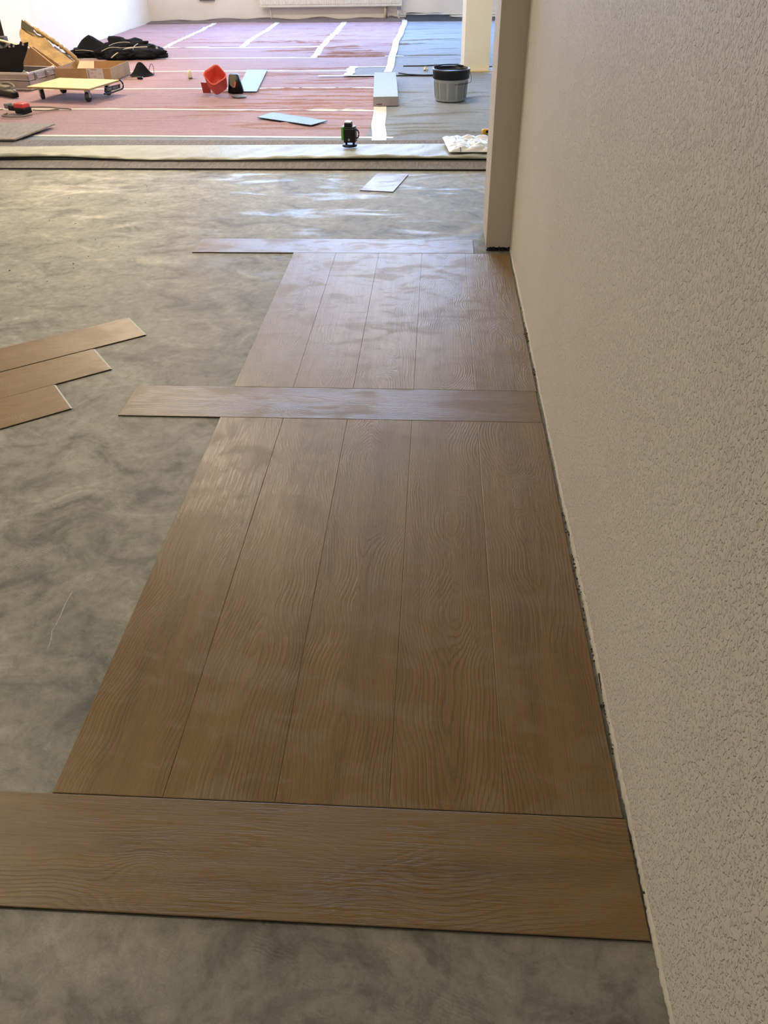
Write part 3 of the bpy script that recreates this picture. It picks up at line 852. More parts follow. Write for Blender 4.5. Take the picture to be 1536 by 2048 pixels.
bm = bmesh.new(); tube(bm, [(.032, 0, .012), (.032, 0, .04)], .009, 8); obj('post', bm, BLACK, lz, True)
bm = bmesh.new(); lathe(bm, [(0, 0), (.055, 0), (.058, .004), (.056, .012), (.03, .015), (0, .015)], 28); obj('base_plate', bm, BLACK, lz, True)
bm = bmesh.new(); box(bm, -.004, .010, -.0362, -.034, .043, .060, bev=0); obj('label_mark', bm, plain('grey_mark', (.25, .24, .24), .5), lz)

# ================================================================== YELLOW TAPE MEASURE (half behind the jamb)
ym = thing('tape_measure', 'small yellow tape measure just behind the jamb on grey fleece', 'tape measure', (1.155, 6.15, .012), .3)
bm = bmesh.new(); box(bm, -.032, .034, -.02, .02, 0, .044, bev=.014, seg=4); obj('case', bm, YEL, ym, True)
bm = bmesh.new(); box(bm, -.004, .02, -.0215, -.019, .016, .036, bev=0); obj('side_badge', bm, BLACK, ym)
obj('hook', bx(-.038, -.031, -.008, .008, .002, .012), GALV, ym)

# ================================================================== DOLLY
dl = thing('dolly', 'low plywood dolly with four castors on pink fleece beside the cardboard tray', 'dolly', (-2.995, 8.01, .012), -.22)
dl_poly = [(-.362, -.295), (.362, -.295), (.362, .295), (-.362, .295)]
bm = bmesh.new(); box(bm, -.362, .362, -.275, .275, .122, .124, mi=0)
bm.free()
bm = bmesh.new(); box(bm, -.362, .362, -.285, .285, .112, .128, bev=.001)
for f in bm.faces: f.material_index = 0 if abs(f.normal.z) > .5 else 1
bm.normal_update()
for f in bm.faces: f.material_index = 0 if f.normal.z > .5 else 1
obj('plywood_board', bm, (PLY, PLYE), dl)
for (x0, y0, a) in ((-.27, -.19, .9), (.29, -.22, 0.1), (-.27, .17, 1.2), (.28, .16, .1)):
    c = bmesh.new()
    tube(c, [(-.014, 0, .046), (.014, 0, .046)], .046, 20)
    w_ = obj('castor', c, RUBBER, dl, True, loc=(x0, y0, 0), rot=(0, 0, a))
    c = bmesh.new(); box(c, -.045, .045, -.032, .032, .107, .112)
    box(c, -.021, -.017, -.018, .022, .038, .107); box(c, .017, .021, -.018, .022, .038, .107); box(c, -.019, .019, -.018, .022, .090, .107)
    obj('fork', c, GALV, w_)
# black strap with pale stitched lettering hanging over the dolly's right edge
st = thing('strap', 'black luggage strap with pale lettering tied round the right end of the dolly', 'strap', (-2.612, 7.98, .012), -.22 + H)
bm = bmesh.new()
for k in range(2): pass
V0 = [(-.13, .0, .066), (.15, .0, .060), (.175, .004, .098), (.10, .004, .100), (-.11, .003, .104)]
lo = [bm.verts.new((x_, y_ - .010, z_)) for x_, y_, z_ in V0]; hi = [bm.verts.new((x_, y_ - .022, z_)) for x_, y_, z_ in V0]
bm.faces.new(lo); bm.faces.new(list(reversed(hi)))
for k in range(5): bm.faces.new((lo[k], hi[k], hi[(k + 1) % 5], lo[(k + 1) % 5]))
bmesh.ops.recalc_face_normals(bm, faces=bm.faces[:])
obj('webbing', bm, BLACK, st)
bm = bmesh.new(); tube(bm, spline([(.175, -.018, .135), (.205, -.022, .11), (.215, -.022, .075), (.185, -.022, .052), (.08, -.02, .048), (-.05, -.02, .046), (-.15, -.018, .055)], 6), .008, 8)
obj('loop', bm, BLACK, st, True)
# faint illegible pale lettering strokes
bm = bmesh.new()
for k, xx in enumerate((-.085, -.060, -.035, -.01, .022, .045, .070, .095)):
    wdt = .013
    box(bm, xx, xx + .0035, -.0245, -.0225, .073, .094)
    if k % 3 != 1: box(bm, xx, xx + wdt, -.0245, -.0225, .0905, .094)
    if k % 2 == 0: box(bm, xx, xx + wdt, -.0245, -.0225, .073, .0765)
    if k % 3 != 0: box(bm, xx + wdt - .003, xx + wdt, -.0245, -.0225, .073, .094)
obj('lettering', bm, plain('pale_lettering', (.32, .30, .30), .6), st)

# ================================================================== CARDBOARD TRAY
tr = thing('cardboard_tray', 'shallow open cardboard tray with paper label behind the plywood dolly', 'cardboard box', (-3.262, 9.27, .014), -.03)
Wd, Dp, Hh, th = .66, .60, .135, .006
bm = bmesh.new()
obj('tray_bottom', bx(-Wd / 2, Wd / 2, -Dp / 2, Dp / 2, 0, .005), CARD, tr)
obj('side_panel', bx(-Wd / 2, Wd / 2, -Dp / 2, -Dp / 2 + th, .005, Hh), CARD, tr)
obj('side_panel', bx(-Wd / 2, Wd / 2, Dp / 2 - th, Dp / 2, .005, Hh), CARD, tr)
obj('side_panel', bx(-Wd / 2, -Wd / 2 + th, -Dp / 2 + th, Dp / 2 - th, .005, Hh), CARD, tr)
obj('side_panel', bx(Wd / 2 - th, Wd / 2, -Dp / 2 + th, Dp / 2 - th, .005, Hh), CARD, tr)
lb_ = obj('paper_label', bx(.05, .24, -Dp / 2 - .0012, -Dp / 2, .008, Hh - .004), LABELW, tr)
bm = bmesh.new()
for (x0, x1, z0, z1) in ((.10, .17, .117, .122), (.062, .068, .03, .12), (.075, .078, .03, .12), (.10, .13, .09, .092), (.10, .13, .082, .084), (.185, .215, .085, .087), (.185, .22, .077, .079), (.12, .15, .055, .057), (.12, .16, .047, .049)):
    box(bm, x0, x1, -Dp / 2 - .0020, -Dp / 2 - .0012, z0, z1)
obj('label_print', bm, INK, lb_)
bm = bmesh.new()
prism(bm, [(-.22, 0), (.02, 0), (0.0, .21), (-.17, .21)], 0, .004)
fl_ = obj('inner_flap', bm, mat_card('beige_flap', (.55, .48, .36)), tr, rot=(math.radians(48), 0, 0), loc=(0.06, -.20, .02))

# ================================================================== OPEN ALUMINIUM CASE
cs = thing('tool_case', 'open aluminium tool case with black lining at left behind the dolly', 'tool case', (-3.905, 8.72, .012), -.20)
bm = bmesh.new()
bx0, bx1, by0, by1 = -.30, .30, -.24, .24
def shell(bm, x0, x1, y0, y1, z0, z1, t, mi=0):
    box(bm, x0, x1, y0, y1, z0, z0 + t); box(bm, x0, x1, y0, y0 + t, z0, z1); box(bm, x0, x1, y1 - t, y1, z0, z1)
    box(bm, x0, x0 + t, y0, y1, z0, z1); box(bm, x1 - t, x1, y0, y1, z0, z1)
shell(bm, bx0, bx1, by0, by1, 0, .150, .012)
obj('case_shell', bm, CASESK, cs)
bm = bmesh.new()
for z0, z1, ex in ((.145, .168, .006), (.092, .102, .003), (0.0, .014, .004)):
    box(bm, bx0 - ex, bx1 + ex, by0 - ex, by0 + .014, z0, z1, bev=.002); box(bm, bx0 - ex, bx1 + ex, by1 - .014, by1 + ex, z0, z1, bev=.002)
    box(bm, bx0 - ex, bx0 + .014, by0, by1, z0, z1, bev=.002); box(bm, bx1 - .014, bx1 + ex, by0, by1, z0, z1, bev=.002)
obj('aluminium_edging', bm, ALU, cs)
bm = bmesh.new(); box(bm, bx0 - .001, bx1 + .001, by0 - .001, by1 + .001, .086, .092); obj('seam_line', bm, BLACK, cs)
obj('foam_lining', bx(bx0 + .012, bx1 - .012, by0 + .012, by1 - .012, .012, .09), FOAM, cs)
for yy in (-.10, .10):
    bm = bmesh.new(); box(bm, bx1 + .002, bx1 + .016, yy - .03, yy + .03, .085, .160, bev=.003); box(bm, bx1 + .014, bx1 + .024, yy - .02, yy + .02, .10, .14, bev=.003)
    obj('latch', bm, GALV, cs)
for (cx, cy) in ((bx1, by0), (bx1, by1)):
    bm = bmesh.new(); bmesh.ops.create_icosphere(bm, subdivisions=2, radius=.022, matrix=Matrix.Translation((cx - .004, cy + (.004 if cy < 0 else -.004), .157))); obj('corner_cap', bm, ALU, cs, True)
# black tool board leaning out of the case, ragged tool loops on its upper edge
bm = bmesh.new()
pl_ = [(a_ * 1.0, b_ * 1.13) for a_, b_ in [(-.30, .0), (.10, .0), (.145, .10), (.155, .20), (.215, .30), (.235, .365), (.17, .352), (.145, .372), (.13, .345), (.06, .335), (.03, .352), (.0, .335), (-.06, .31), (-.15, .30), (-.20, .26), (-.30, .24)]]
prism(bm, pl_, 0, .016)
obj('tool_board', bm, FOAM, cs, loc=(-.02, -.10, .03), rot=(math.radians(72), 0, 0))
for (px_, pz_) in ((.16, .395), (.04, .378), (-.01, .373), (-.16, .328)):
    obj('metal_clip', bx(px_ - .01, px_ + .012, -.128 + pz_ * .31, -.11 + pz_ * .31, .03 + pz_ * .95 - .012, .03 + pz_ * .95 + .006, bev=.002), GALV, cs)
bm = bmesh.new(); tube(bm, [(.10, -.12, .10), (.16, -.10, .165), (.20, -.05, .10)], .008, 8); obj('hinge_stay', bm, GALV, cs)

# ================================================================== PAPER / CARDBOARD HEAP BY THE LEFT WALL
cb = thing('cardboard_box', 'tilted open brown cardboard box behind the aluminium case', 'cardboard box', (-3.885, 9.32, .014), 0)
bm = bmesh.new()
prism(bm, [(-.19, .0), (.27, .0), (.27, .06), (-.06, .34), (-.19, .28)], 0, .007); obj('side_panel', bm, CARD, cb, loc=(0, -.08, 0), rot=(H, 0, 0))
bm = bmesh.new(); tube(bm, [(-.055, -.084, .337), (.27, -.084, .062)], .006, 6); obj('light_edge', bm, CARDEDGE, cb)
bm = bmesh.new(); prism(bm, [(-.19, .0), (.25, .0), (.25, .05), (-.10, .30), (-.19, .30)], 0, .007); obj('side_panel', bm, CARD, cb, loc=(0, .13, 0), rot=(H, 0, 0))
obj('box_floor', bx(-.19, .26, -.08, .13, 0, .006), CARD, cb)
kp = thing('kraft_paper', 'crumpled folded brown kraft paper sloping against the wall behind the case', 'paper', (-3.89, 9.66, .014), 0)
# sloping folded sheet: a long wedge from high left to low right
n1, n2 = 44, 18
s = np.linspace(0, 1, n1)[:, None]; w = np.linspace(0, 1, n2)[None]
X = -.33 + .62 * s + .02 * np.sin(w * 7 + s * 5); Y = -.10 + .24 * w + .02 * np.sin(s * 11)
Z = (.50 - .43 * s ** .95) * (.45 + .55 * w) + 0 * X
for i in range(n1):
    for j in range(n2):
        q = Vector((X[i, j] * 9, Y[i, j] * 13, 3.3)); Z[i, j] += .06 * (abs(mn.noise(q)) - .15) + .03 * abs(mn.noise(q * 2.6))
Z = np.clip(Z, .004, 1); Z[-1, :] = .003; Z[:, -1] -= .06
Z = np.clip(Z, .003, 1)
ks = grid(X, Y, Z, 'paper_sheet', KRAFT, kp)
md = ks.modifiers.new('t', 'SOLIDIFY'); md.thickness = .004
bm = bmesh.new(); tube(bm, spline([(-.29, .125, .53), (-.17, .12, .445), (-.03, .12, .35), (.10, .12, .26), (.22, .11, .165), (.30, .10, .06)], 6), [.012] * 6 + [.016 + .012 * abs(math.sin(k * 1.7)) for k in range(25)], 8)
for v_ in bm.verts: v_.co += Vector((mn.noise(v_.co * 30), 0, mn.noise(v_.co * 30 + Vector((3, 3, 3))))) * .014
obj('rolled_edge', bm, KRAFT, kp, True)
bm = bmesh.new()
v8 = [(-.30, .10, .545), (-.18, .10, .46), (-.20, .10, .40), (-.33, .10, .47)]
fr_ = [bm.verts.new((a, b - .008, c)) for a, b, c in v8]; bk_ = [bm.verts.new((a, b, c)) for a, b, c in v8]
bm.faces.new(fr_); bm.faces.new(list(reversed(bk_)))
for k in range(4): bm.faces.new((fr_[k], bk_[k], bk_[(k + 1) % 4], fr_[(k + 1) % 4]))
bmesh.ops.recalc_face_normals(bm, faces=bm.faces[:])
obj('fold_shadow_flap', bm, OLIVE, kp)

# things on top of the heap at the frame edge
tb = thing('tool_bag', 'charcoal canvas tool bag at the very left edge behind the case', 'bag', (-4.27, 9.22, .014), 0)
lump('bag_body', 0, 0, .17, .15, .12, .23, .25, 2.2, 4, BAGGREY, tb, 3, 0.0)
bm = bmesh.new(); box(bm, -.02, .09, -.06, .05, .36, .43, Matrix.Identity(4), bev=.012, seg=2); obj('bag_top', bm, BAGGREY, tb, True)
bm = bmesh.new(); box(bm, -.06, -.02, -.15, -.12, .20, .34, bev=.01, seg=2); obj('orange_grip', bm, ORG, tb, True)
bm = bmesh.new(); bmesh.ops.create_uvsphere(bm, u_segments=12, v_segments=8, radius=.022, matrix=Matrix.Translation((-.03, -.04, .45))); obj('red_knob', bm, RED, tb, True)
bm = bmesh.new(); bmesh.ops.create_uvsphere(bm, u_segments=12, v_segments=8, radius=.022, matrix=Matrix.Translation((-.07, -.04, .44))); obj('green_knob', bm, GRN2, tb, True)
wb_ = thing('white_batten', 'thin white batten resting on the heap above the black tool board', 'batten', (-4.03, 8.98, .36), 0)
bm = bmesh.new(); tube(bm, [(-.17, 0, .085), (.20, .02, -.01)], .012, 4); obj('strip', bm, CREAM, wb_)

# ================================================================== GREY-OLIVE TOOL AT THE LEFT EDGE
gt = thing('caulking_gun', 'olive and black hand tool lying at the left frame edge before the case', 'tool', (-3.78, 8.08, .014), -.62)
bm = bmesh.new(); box(bm, -.34, .20, -.035, .035, .0, .055, bev=.014, seg=3); obj('grip', bm, BLACK, gt, True)
bm = bmesh.new(); box(bm, -.34, .05, -.03, .05, .048, .095, bev=.014, seg=3); box(bm, .0, .20, -.03, .03, .045, .065, bev=.008, seg=2); obj('barrel', bm, TOOLG, gt, True)
bm = bmesh.new(); tube(bm, spline([(-.12, .05, .10), (-.02, .07, .11), (.06, .075, .085), (.07, .05, .06)], 5), .012, 8); obj('trigger', bm, TOOLG, gt, True)
bm = bmesh.new(); tube(bm, [(.165, 0, .066), (.20, 0, .068)], .012, 8); obj('nozzle', bm, GALV, gt, True)

# ================================================================== RED CORDED TOOL
rt = thing('red_tool', 'small red and black corded power tool with coiled grey cable on pink fleece', 'power tool', (-3.20, 7.13, .014), -.35)
bm = bmesh.new(); box(bm, -.03, .085, -.05, .05, .045, .092, bev=.014, seg=3); obj('red_housing', bm, RED2, rt, True)
bm = bmesh.new(); box(bm, -.02, .095, -.058, .05, .004, .055, bev=.012, seg=3); box(bm, -.13, -.01, -.03, .03, .02, .065, bev=.014, seg=3); obj('body', bm, BLACK, rt, True)
bm = bmesh.new(); box(bm, -.165, -.12, -.035, .035, .035, .080, bev=.008, seg=2); obj('switch_block', bm, GREYP, rt, True)
rc = thing('power_cable', 'thin grey cable curled round the red tool and trailing right', 'cable', (-3.18, 7.12, .016), 0)
bm = bmesh.new()
tube(bm, spline([(.06, .05, .045), (.16, .17, .025), (.28, .20, .008), (.37, .19, .006), (.41, .15, .006)], 6), .007, 6)
tube(bm, spline([(.08, .05, .02), (.18, .10, .006), (.28, .18, .006)], 6), .006, 6)
tube(bm, spline([(-.14, -.03, .006), (-.14, -.14, .006), (-.04, -.20, .006), (.06, -.19, .006), (.13, -.10, .006)], 6), .008, 6)
tube(bm, spline([(-.20, .03, .03), (-.40, .02, .008), (-.62, .0, .006)], 6), .005, 6)
obj('cord', bm, CABLE, rc, True)

# ================================================================== BLACK WORK CLOTHES HEAP
jk = thing('clothes_heap', 'heap of black work clothes with light piping beside the left wall', 'clothes', (-3.5, 11.15, .014), 0)
bm = bmesh.new()
lump_bm(bm, -.50, -.02, .045, .26, .17, .055, .35, 1.8, 4, 1, 0, .1)
lump_bm(bm, -.05, .10, .08, .34, .15, .100, .40, 1.7, 4, 2, 0, .1)
lump_bm(bm, .30, .02, .06, .22, .16, .070, .35, 1.9, 4, 5, 0, -.2)
lump_bm(bm, -.12, -.18, .05, .24, .12, .075, .40, 2.0, 4, 8, 0, 0)
obj('cloth_folds', bm, CLOTH, jk, True)
# peaked hood
bm = bmesh.new()
ring = [(-.64, -.06, .09), (-.60, .06, .10), (-.38, .10, .08), (-.22, .02, .08), (-.20, -.08, .06), (-.40, -.14, .05)]
mid = [(-.60, -.05, .15), (-.56, .03, .165), (-.42, .06, .17), (-.30, .02, .16), (-.32, -.06, .13), (-.46, -.09, .13)]
top = (-.46, -.02, .255)
R1 = [bm.verts.new(p) for p in ring]; R2 = [bm.verts.new(p) for p in mid]; tp = bm.verts.new(top)
for k in range(6):
    bm.faces.new((R1[k], R1[(k + 1) % 6], R2[(k + 1) % 6], R2[k])); bm.faces.new((R2[k], R2[(k + 1) % 6], tp))
bm.faces.new(R1); bmesh.ops.recalc_face_normals(bm, faces=bm.faces[:])
bmesh.ops.subdivide_edges(bm, edges=bm.edges[:], cuts=2, use_grid_fill=True, smooth=.3)
for v in bm.verts: v.co += Vector((mn.noise(v.co * 9), mn.noise(v.co * 9 + Vector((5, 0, 0))), mn.noise(v.co * 9 + Vector((0, 7, 0))))) * .012
obj('hood', bm, CLOTH, jk, True)
bm = bmesh.new()
tube(bm, spline([(-.18, -.10, .13), (-.10, -.05, .155), (0, -.03, .165), (.10, -.03, .16)], 6), .004, 6)
tube(bm, spline([(.20, -.02, .145), (.17, -.12, .12), (.16, -.15, .08)], 6), .005, 6)
tube(bm, spline([(-.62, -.18, .09), (-.50, -.20, .095), (-.36, -.20, .08)], 6), .003, 6)
tube(bm, spline([(-.22, -.30, .09), (-.10, -.27, .13), (.05, -.22, .12), (.2, -.15, .12)], 6), .004, 6)
obj('piping', bm, PIPING, jk, True)
obj('reflective_tab', bx(-.155, -.13, -.335, -.325, .02, .07, bev=.002), PIPING, jk)
obj('reflective_tab', bx(-.045, -.02, -.335, -.325, .01, .055, bev=.002), PIPING, jk)
obj('reflective_tab', bx(.475, .50, -.15, -.14, .06, .12, bev=.002), PIPING, jk)
bm = bmesh.new()
lump_bm(bm, .34, -.10, .05, .27, .12, .062, .3, 1.6, 4, 11, 0, 0)
lump_bm(bm, .05, -.20, .045, .22, .10, .065, .35, 1.9, 4, 13, 0, .15)
bmesh.ops.translate(bm, vec=(0, -.13, 0), verts=bm.verts[:]); obj('trouser_leg', bm, CLOTH, jk, True)
bm = bmesh.new(); tube(bm, spline([(-.05, -.44, .03), (.03, -.41, .08), (.12, -.34, .115), (.22, -.26, .125), (.38, -.20, .125)], 6), .008, 6)
obj('stripe', bm, PIPING, jk, True)

# black cap and small cable in front
cpz = thing('cap', 'small black crumpled cloth cap on pink fleece right of the cardboard tray', 'cap', (-2.745, 9.42, .014), 0)
bm = bmesh.new()
n1, n2 = 30, 20
th_ = np.linspace(0, 2 * PI, n1); rr = np.linspace(0, 1, n2)
TT, RR = np.meshgrid(th_, rr)
X = RR * np.cos(TT) * (.145 + .015 * np.sin(3 * TT)); Y = RR * np.sin(TT) * .11
Z = .118 * np.exp(-(RR / .55) ** 2.2) + .012 * np.sin(TT * 4 + 1) * RR * (1 - RR) * 3 + .018 * (1 - RR) + .002
bm.free()
obj_c = grid(X, Y, Z, 'cap_cloth', CLOTH, cpz)
bm = bmesh.new(); tube(bm, spline([(.08, .06, .05), (.10, .08, .10), (.13, .06, .105), (.15, .02, .06), (.155, -.02, .015)], 6), .003, 6); obj('cord_loop', bm, BLACK, cpz, True)
pg = thing('plug_cable', 'thin cable with a dark plug lying in front of the black cap', 'cable', (-2.70, 9.10, .016), 0)
bm = bmesh.new(); tube(bm, spline([(-.02, .18, .004), (-.14, .10, .004), (-.17, .02, .004), (-.08, -.02, .004), (.02, -.01, .006)], 6), .003, 6); obj('cord', bm, CABLE, pg, True)
bm = bmesh.new(); box(bm, .01, .07, -.02, .02, 0, .028, bev=.008, seg=2); obj('plug', bm, BLACK, pg, True)
bm = bmesh.new(); tube(bm, [(.06, -.01, .02), (.085, -.015, .02)], .005, 8); obj('pin', bm, GALV, pg, True)
# cream bit of plastic
cbz = thing('cream_cap', 'small upright cream plastic piece standing on the pink fleece', 'plastic piece', (-2.095, 9.17, .014), .3)
bm = bmesh.new(); lathe(bm, [(0, 0), (.022, 0), (.028, .02), (.024, .06), (.016, .085), (0, .088)], 16); obj('shell', bm, CREAM, cbz, True)
bm = bmesh.new(); lathe(bm, [(0, 0), (.02, 0), (.02, .012), (0, .013)], 12, (.004, -.018, 0)); obj('foot', bm, OLIVE, cbz, True)

# ================================================================== RED TUB AND POUCH
rb = thing('red_tub', 'bright red open plastic tub tipped towards the camera on pink fleece', 'tub', (-1.53, 8.10, .014), 0)
bm = bmesh.new()
a_ = .088; h_ = .178; tk = .007
outer = [(-a_, -a_), (a_, -a_), (a_, a_), (-a_, a_)]
prof = [(0, .70), (.012, .86), (.035, .96), (.07, 1.0), (h_, 1.06), (h_ + .001, 1.10), (h_ + .010, 1.10)]
def sq(sc, z, nseg=8, rad=.48):
    pts = []
    for cx, cy, a0 in ((1, 1, 0), (-1, 1, H), (-1, -1, PI), (1, -1, 3 * H)):
        for k in range(nseg + 1):
            an = a0 + H * k / nseg
            pts.append((a_ * sc * (cx * (1 - rad) + rad * math.cos(an)), a_ * sc * (cy * (1 - rad) + rad * math.sin(an)), z))
    return [bm.verts.new(p) for p in pts]
def loft(rings, close0=True):
    for A_, B_ in zip(rings, rings[1:]):
        n_ = len(A_)
        for k in range(n_): bm.faces.new((A_[k], A_[(k + 1) % n_], B_[(k + 1) % n_], B_[k]))
rings = [sq(sc, z) for z, sc in prof] + [sq(1.02, h_ + .010), sq(.98, h_ * .9), sq(.90, .06), sq(.72, .018)]
loft(rings); bm.faces.new(rings[0]); bm.faces.new(rings[-1]); bmesh.ops.recalc_face_normals(bm, faces=bm.faces[:])
ROT = Matrix.Rotation(.10, 4, 'Y') @ Matrix.Rotation(math.radians(42), 4, 'X') @ Matrix.Rotation(H / 2, 4, 'Z')
bmesh.ops.transform(bm, matrix=ROT, verts=bm.verts[:])
mz = min(v.co.z for v in bm.verts)
bmesh.ops.translate(bm, vec=(0, .06, -mz), verts=bm.verts[:])
obj('tub_body', bm, RED, rb, True)
bm = bmesh.new(); prism(bm, [(-.055, .0), (.02, -.01), (.03, .085), (-.055, .10)], 0, .03); bmesh.ops.transform(bm, matrix=Matrix.Translation((-.108, .08, .012)) @ Matrix.Rotation(H, 4, 'X') @ Matrix.Rotation(.12, 4, 'Z'), verts=bm.verts[:])
obj('side_lug', bm, plain('dark_red_plastic', (.30, .02, .02), .5), rb)
po = thing('black_pouch', 'black pouch with olive flap standing against the red tub', 'pouch', (-1.362, 8.21, .014), .1)
bm = bmesh.new()
v8 = [(-.075, -.05, 0), (.085, -.05, 0), (.085, .05, 0), (-.075, .05, 0), (-.05, -.03, .165), (.045, -.035, .165), (.05, .035, .170), (-.045, .03, .175)]
vv_ = [bm.verts.new(p) for p in v8]
for f in ((0, 1, 2, 3), (4, 5, 6, 7), (0, 1, 5, 4), (1, 2, 6, 5), (2, 3, 7, 6), (3, 0, 4, 7)): bm.faces.new([vv_[k] for k in f])
bmesh.ops.recalc_face_normals(bm, faces=bm.faces[:]); bmesh.ops.bevel(bm, geom=bm.edges[:], offset=.006, segments=2, affect='EDGES')
obj('pouch_body', bm, BLACK, po, True)
bm = bmesh.new(); prism(bm, [(-.048, .08), (-.045, .172), (.03, .168), (.012, .10), (-.01, .05)], 0, .004); bmesh.ops.transform(bm, matrix=Matrix.Translation((0, -.056, 0)) @ Matrix.Rotation(H, 4, 'X') @ Matrix.Rotation(-.10, 4, 'X'), verts=bm.verts[:])
obj('olive_flap', bm, OLIVE, po)
bm = bmesh.new(); prism(bm, [(-.005, .06), (.012, .12), (.022, .10), (.006, .055)], 0, .003); bmesh.ops.transform(bm, matrix=Matrix.Translation((0, -.064, 0)) @ Matrix.Rotation(H - .10, 4, 'X'), verts=bm.verts[:])
obj('red_tab', bm, RED, po)
bm = bmesh.new(); prism(bm, [(.04, -.06), (.12, -.14), (.21, -.12), (.19, -.03), (.09, .0)], 0, .010); bmesh.ops.bevel(bm, geom=bm.edges[:], offset=.002, segments=1, affect='EDGES')
gp = thing('grey_pad', 'flat grey pad lying on the fleece at the foot of the black pouch', 'pad', (-1.40, 8.03, .014), 0)
obj('pad_sheet', bm, GREYP, gp)

# ================================================================== RADIATOR, PIPES, SOCKET
rd = thing('radiator', 'long cream panel radiator hung on the back wall above the fleece', 'radiator', (-1.20, 15.76, 0), 0)
xa, xb = -1.275, 1.275
nrib = 78; pitch = (xb - xa - .04) / nrib
pr_x, pr_y = [xa], [0.0]
for k in range(nrib):
    x0 = xa + .02 + k * pitch
    pr_x += [x0, x0 + pitch * .25, x0 + pitch * .72, x0 + pitch]; pr_y += [0, -.009, -.009, 0]
pr_x.append(xb); pr_y.append(0)
px_ = np.array(pr_x); py_ = np.array(pr_y)
zr = [.225, .232, .255, .268, .70, .72, .74]
kk = [0, 0, .0, 1, 1, 0, 0]; by_ = [0.02, 0, 0, 0, 0, 0, .02]
X = np.repeat(px_[None], 7, 0); Y = np.stack([-.05 + by_[i] + py_ * kk[i] for i in range(7)]); Z = np.stack([np.full_like(px_, z) for z in zr])
grid(X, Y, Z, 'ribbed_front', RADW, rd, False)
obj('rear_panel', bx(xa, xb, .0, .012, .225, .74), RADW, rd)
obj('bottom_channel', bx(xa, xb, -.046, .008, .222, .228), RADW, rd)
obj('side_cover', bx(xa - .004, xa, -.05, .012, .222, .74), RADW, rd); obj('side_cover', bx(xb, xb + .004, -.05, .012, .222, .74), RADW, rd)
bm = bmesh.new(); box(bm, xb - .075, xb - .052, -.035, -.010, .160, .224, bev=.004); box(bm, xb - .035, xb - .012, -.035, -.010, .160, .224, bev=.004); box(bm, xb - .078, xb - .01, -.03, -.012, .172, .19, bev=.002)
obj('valve_block', bm, plain('grey_valve', (.22, .21, .22), .4), rd)
bm = bmesh.new(); tube(bm, spline([(xb - .064, -.022, .165), (xb - .064, -.022, .06), (xb - .04, -.01, .046)], 5), .010, 8); tube(bm, spline([(xb - .024, -.022, .165), (xb - .024, -.022, .11), (xb + .0, -.01, .090)], 5), .010, 8)
obj('valve_pipe', bm, WHP, rd, True)
bm = bmesh.new(); tube(bm, [(xb - .30, .0, .01), (xb - .30, .0, .224)], .016, 10); obj('bracket_foot', bm, COPP, rd, True)
bm = bmesh.new(); tube(bm, [(xb - .275, .01, .02), (xb - .275, .01, .224)], .018, 8); obj('bracket_foot', bm, plain('brown_sleeve', (.25, .18, .13), .5), rd, True)
bm = bmesh.new(); tube(bm, [(xa + .17, .03, .01), (xa + .155, .03, .224)], .010, 8); obj('bracket_foot', bm, WHP, rd, True)
hp = thing('heating_pipe', 'upper of two white heating pipes running right along the back wall', 'pipe', (.075, 15.80, .088), 0)
bm = bmesh.new(); tube(bm, [(-.02, 0, 0), (4.4, 0, 0)], .0115, 10); obj('pipe_run', bm, WHP, hp, True)
hp = thing('heating_pipe', 'lower of two white heating pipes running right along the back wall', 'pipe', (.055, 15.80, .050), 0)
bm = bmesh.new(); tube(bm, [(-.02, 0, 0), (4.42, 0, 0)], .0115, 10); obj('pipe_run', bm, WHP, hp, True)
so = thing('cable_duct', 'dark grey socket box on the back wall left of the radiator', 'socket', (-3.46, YB, .335), 0)
obj('duct_body', bx(-.14, .14, -.05, 0, 0, .09, bev=.004), plain('dark_grey_box', (.10, .095, .095), .5), so)
obj('socket_face', bx(-.10, .10, -.054, -.05, .02, .075), plain('grey_face', (.2, .2, .2), .5), so)

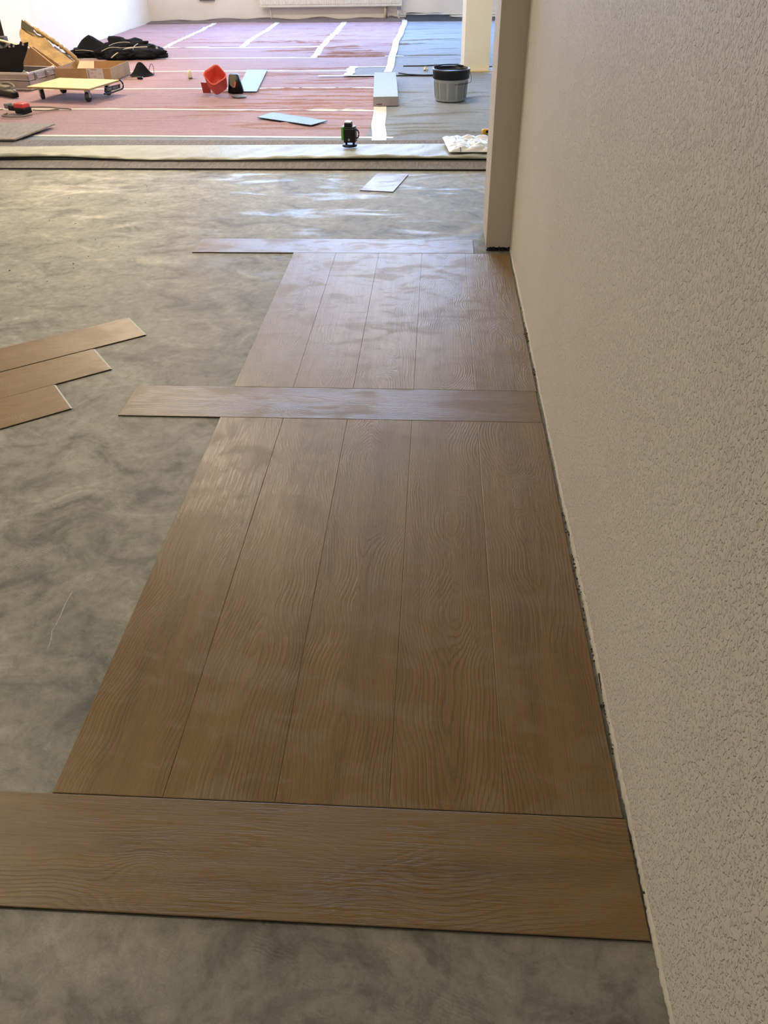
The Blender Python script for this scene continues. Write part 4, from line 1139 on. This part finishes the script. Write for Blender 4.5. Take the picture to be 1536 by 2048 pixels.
# ================================================================== DEBRIS ALONG THE RIGHT WALL
bm = bmesh.new()
def crumb(x, y, z, s):
    m_ = Matrix.Translation((x, y, z)) @ Matrix.Rotation(random.uniform(0, 6), 4, Vector((random.random(), random.random(), random.random() + .1)).normalized())
    r = bmesh.ops.create_cube(bm, size=s); 
    for v in r['verts']: v.co = Vector((v.co.x * random.uniform(.5, 1.6), v.co.y * random.uniform(.5, 1.5), v.co.z * random.uniform(.4, 1)))
    bmesh.ops.transform(bm, matrix=m_, verts=r['verts'])
for k in range(150):
    y = random.choice([random.uniform(-.35, 3.3), random.gauss(.22, .13), random.gauss(1.9, .05), random.gauss(2.25, .05), random.gauss(.75, .15)])
    if y > 3.3: continue
    crumb(random.uniform(1.153, 1.162), y, random.uniform(.002, .012), random.uniform(.0015, .0045))
o = obj('wall_debris', bm, plain('brown_debris', (.07, .05, .03), .9)); tag(o, 'brown crumbs and torn paper bits in the gap along the right wall', 'debris', kind='stuff')
bm = bmesh.new()
for (y, a) in ((2.235, .5), (2.21, 2.4), (2.18, 1.2)):
    tube(bm, [(1.158, y, .010), (1.158 - .018 * abs(math.cos(a)), y + .012 * math.sin(a), .016)], .0022, 5)
tube(bm, [(1.160, .31, .006), (1.158, .36, .018)], .0025, 5)
o = obj('torn_shred', bm, plain('brown_shred', (.09, .06, .035), .9)); tag(o, 'torn brown shreds sticking out of the wall gap by the far planks', 'debris', kind='stuff')
bm = bmesh.new()
for k in range(60):
    x = random.uniform(-2.5, -.9); y = random.uniform(2.6, 4.8); s = random.uniform(.002, .005)
    crumb(x, y, s * .3, s)
o = obj('screed_crumbs', bm, plain('dark_crumbs', (.10, .09, .075), .9)); tag(o, 'tiny dark crumbs scattered over the bare screed', 'debris', kind='stuff')
bm = bmesh.new()
for (x, y, s) in ((.60, 9.62, .035), (.63, 9.60, .02)):
    crumb(x, y, .034, s)
o = obj('paper_scrap', bm, CREAM); tag(o, 'small cream paper scrap on the grey overlap left of the bucket', 'paper')
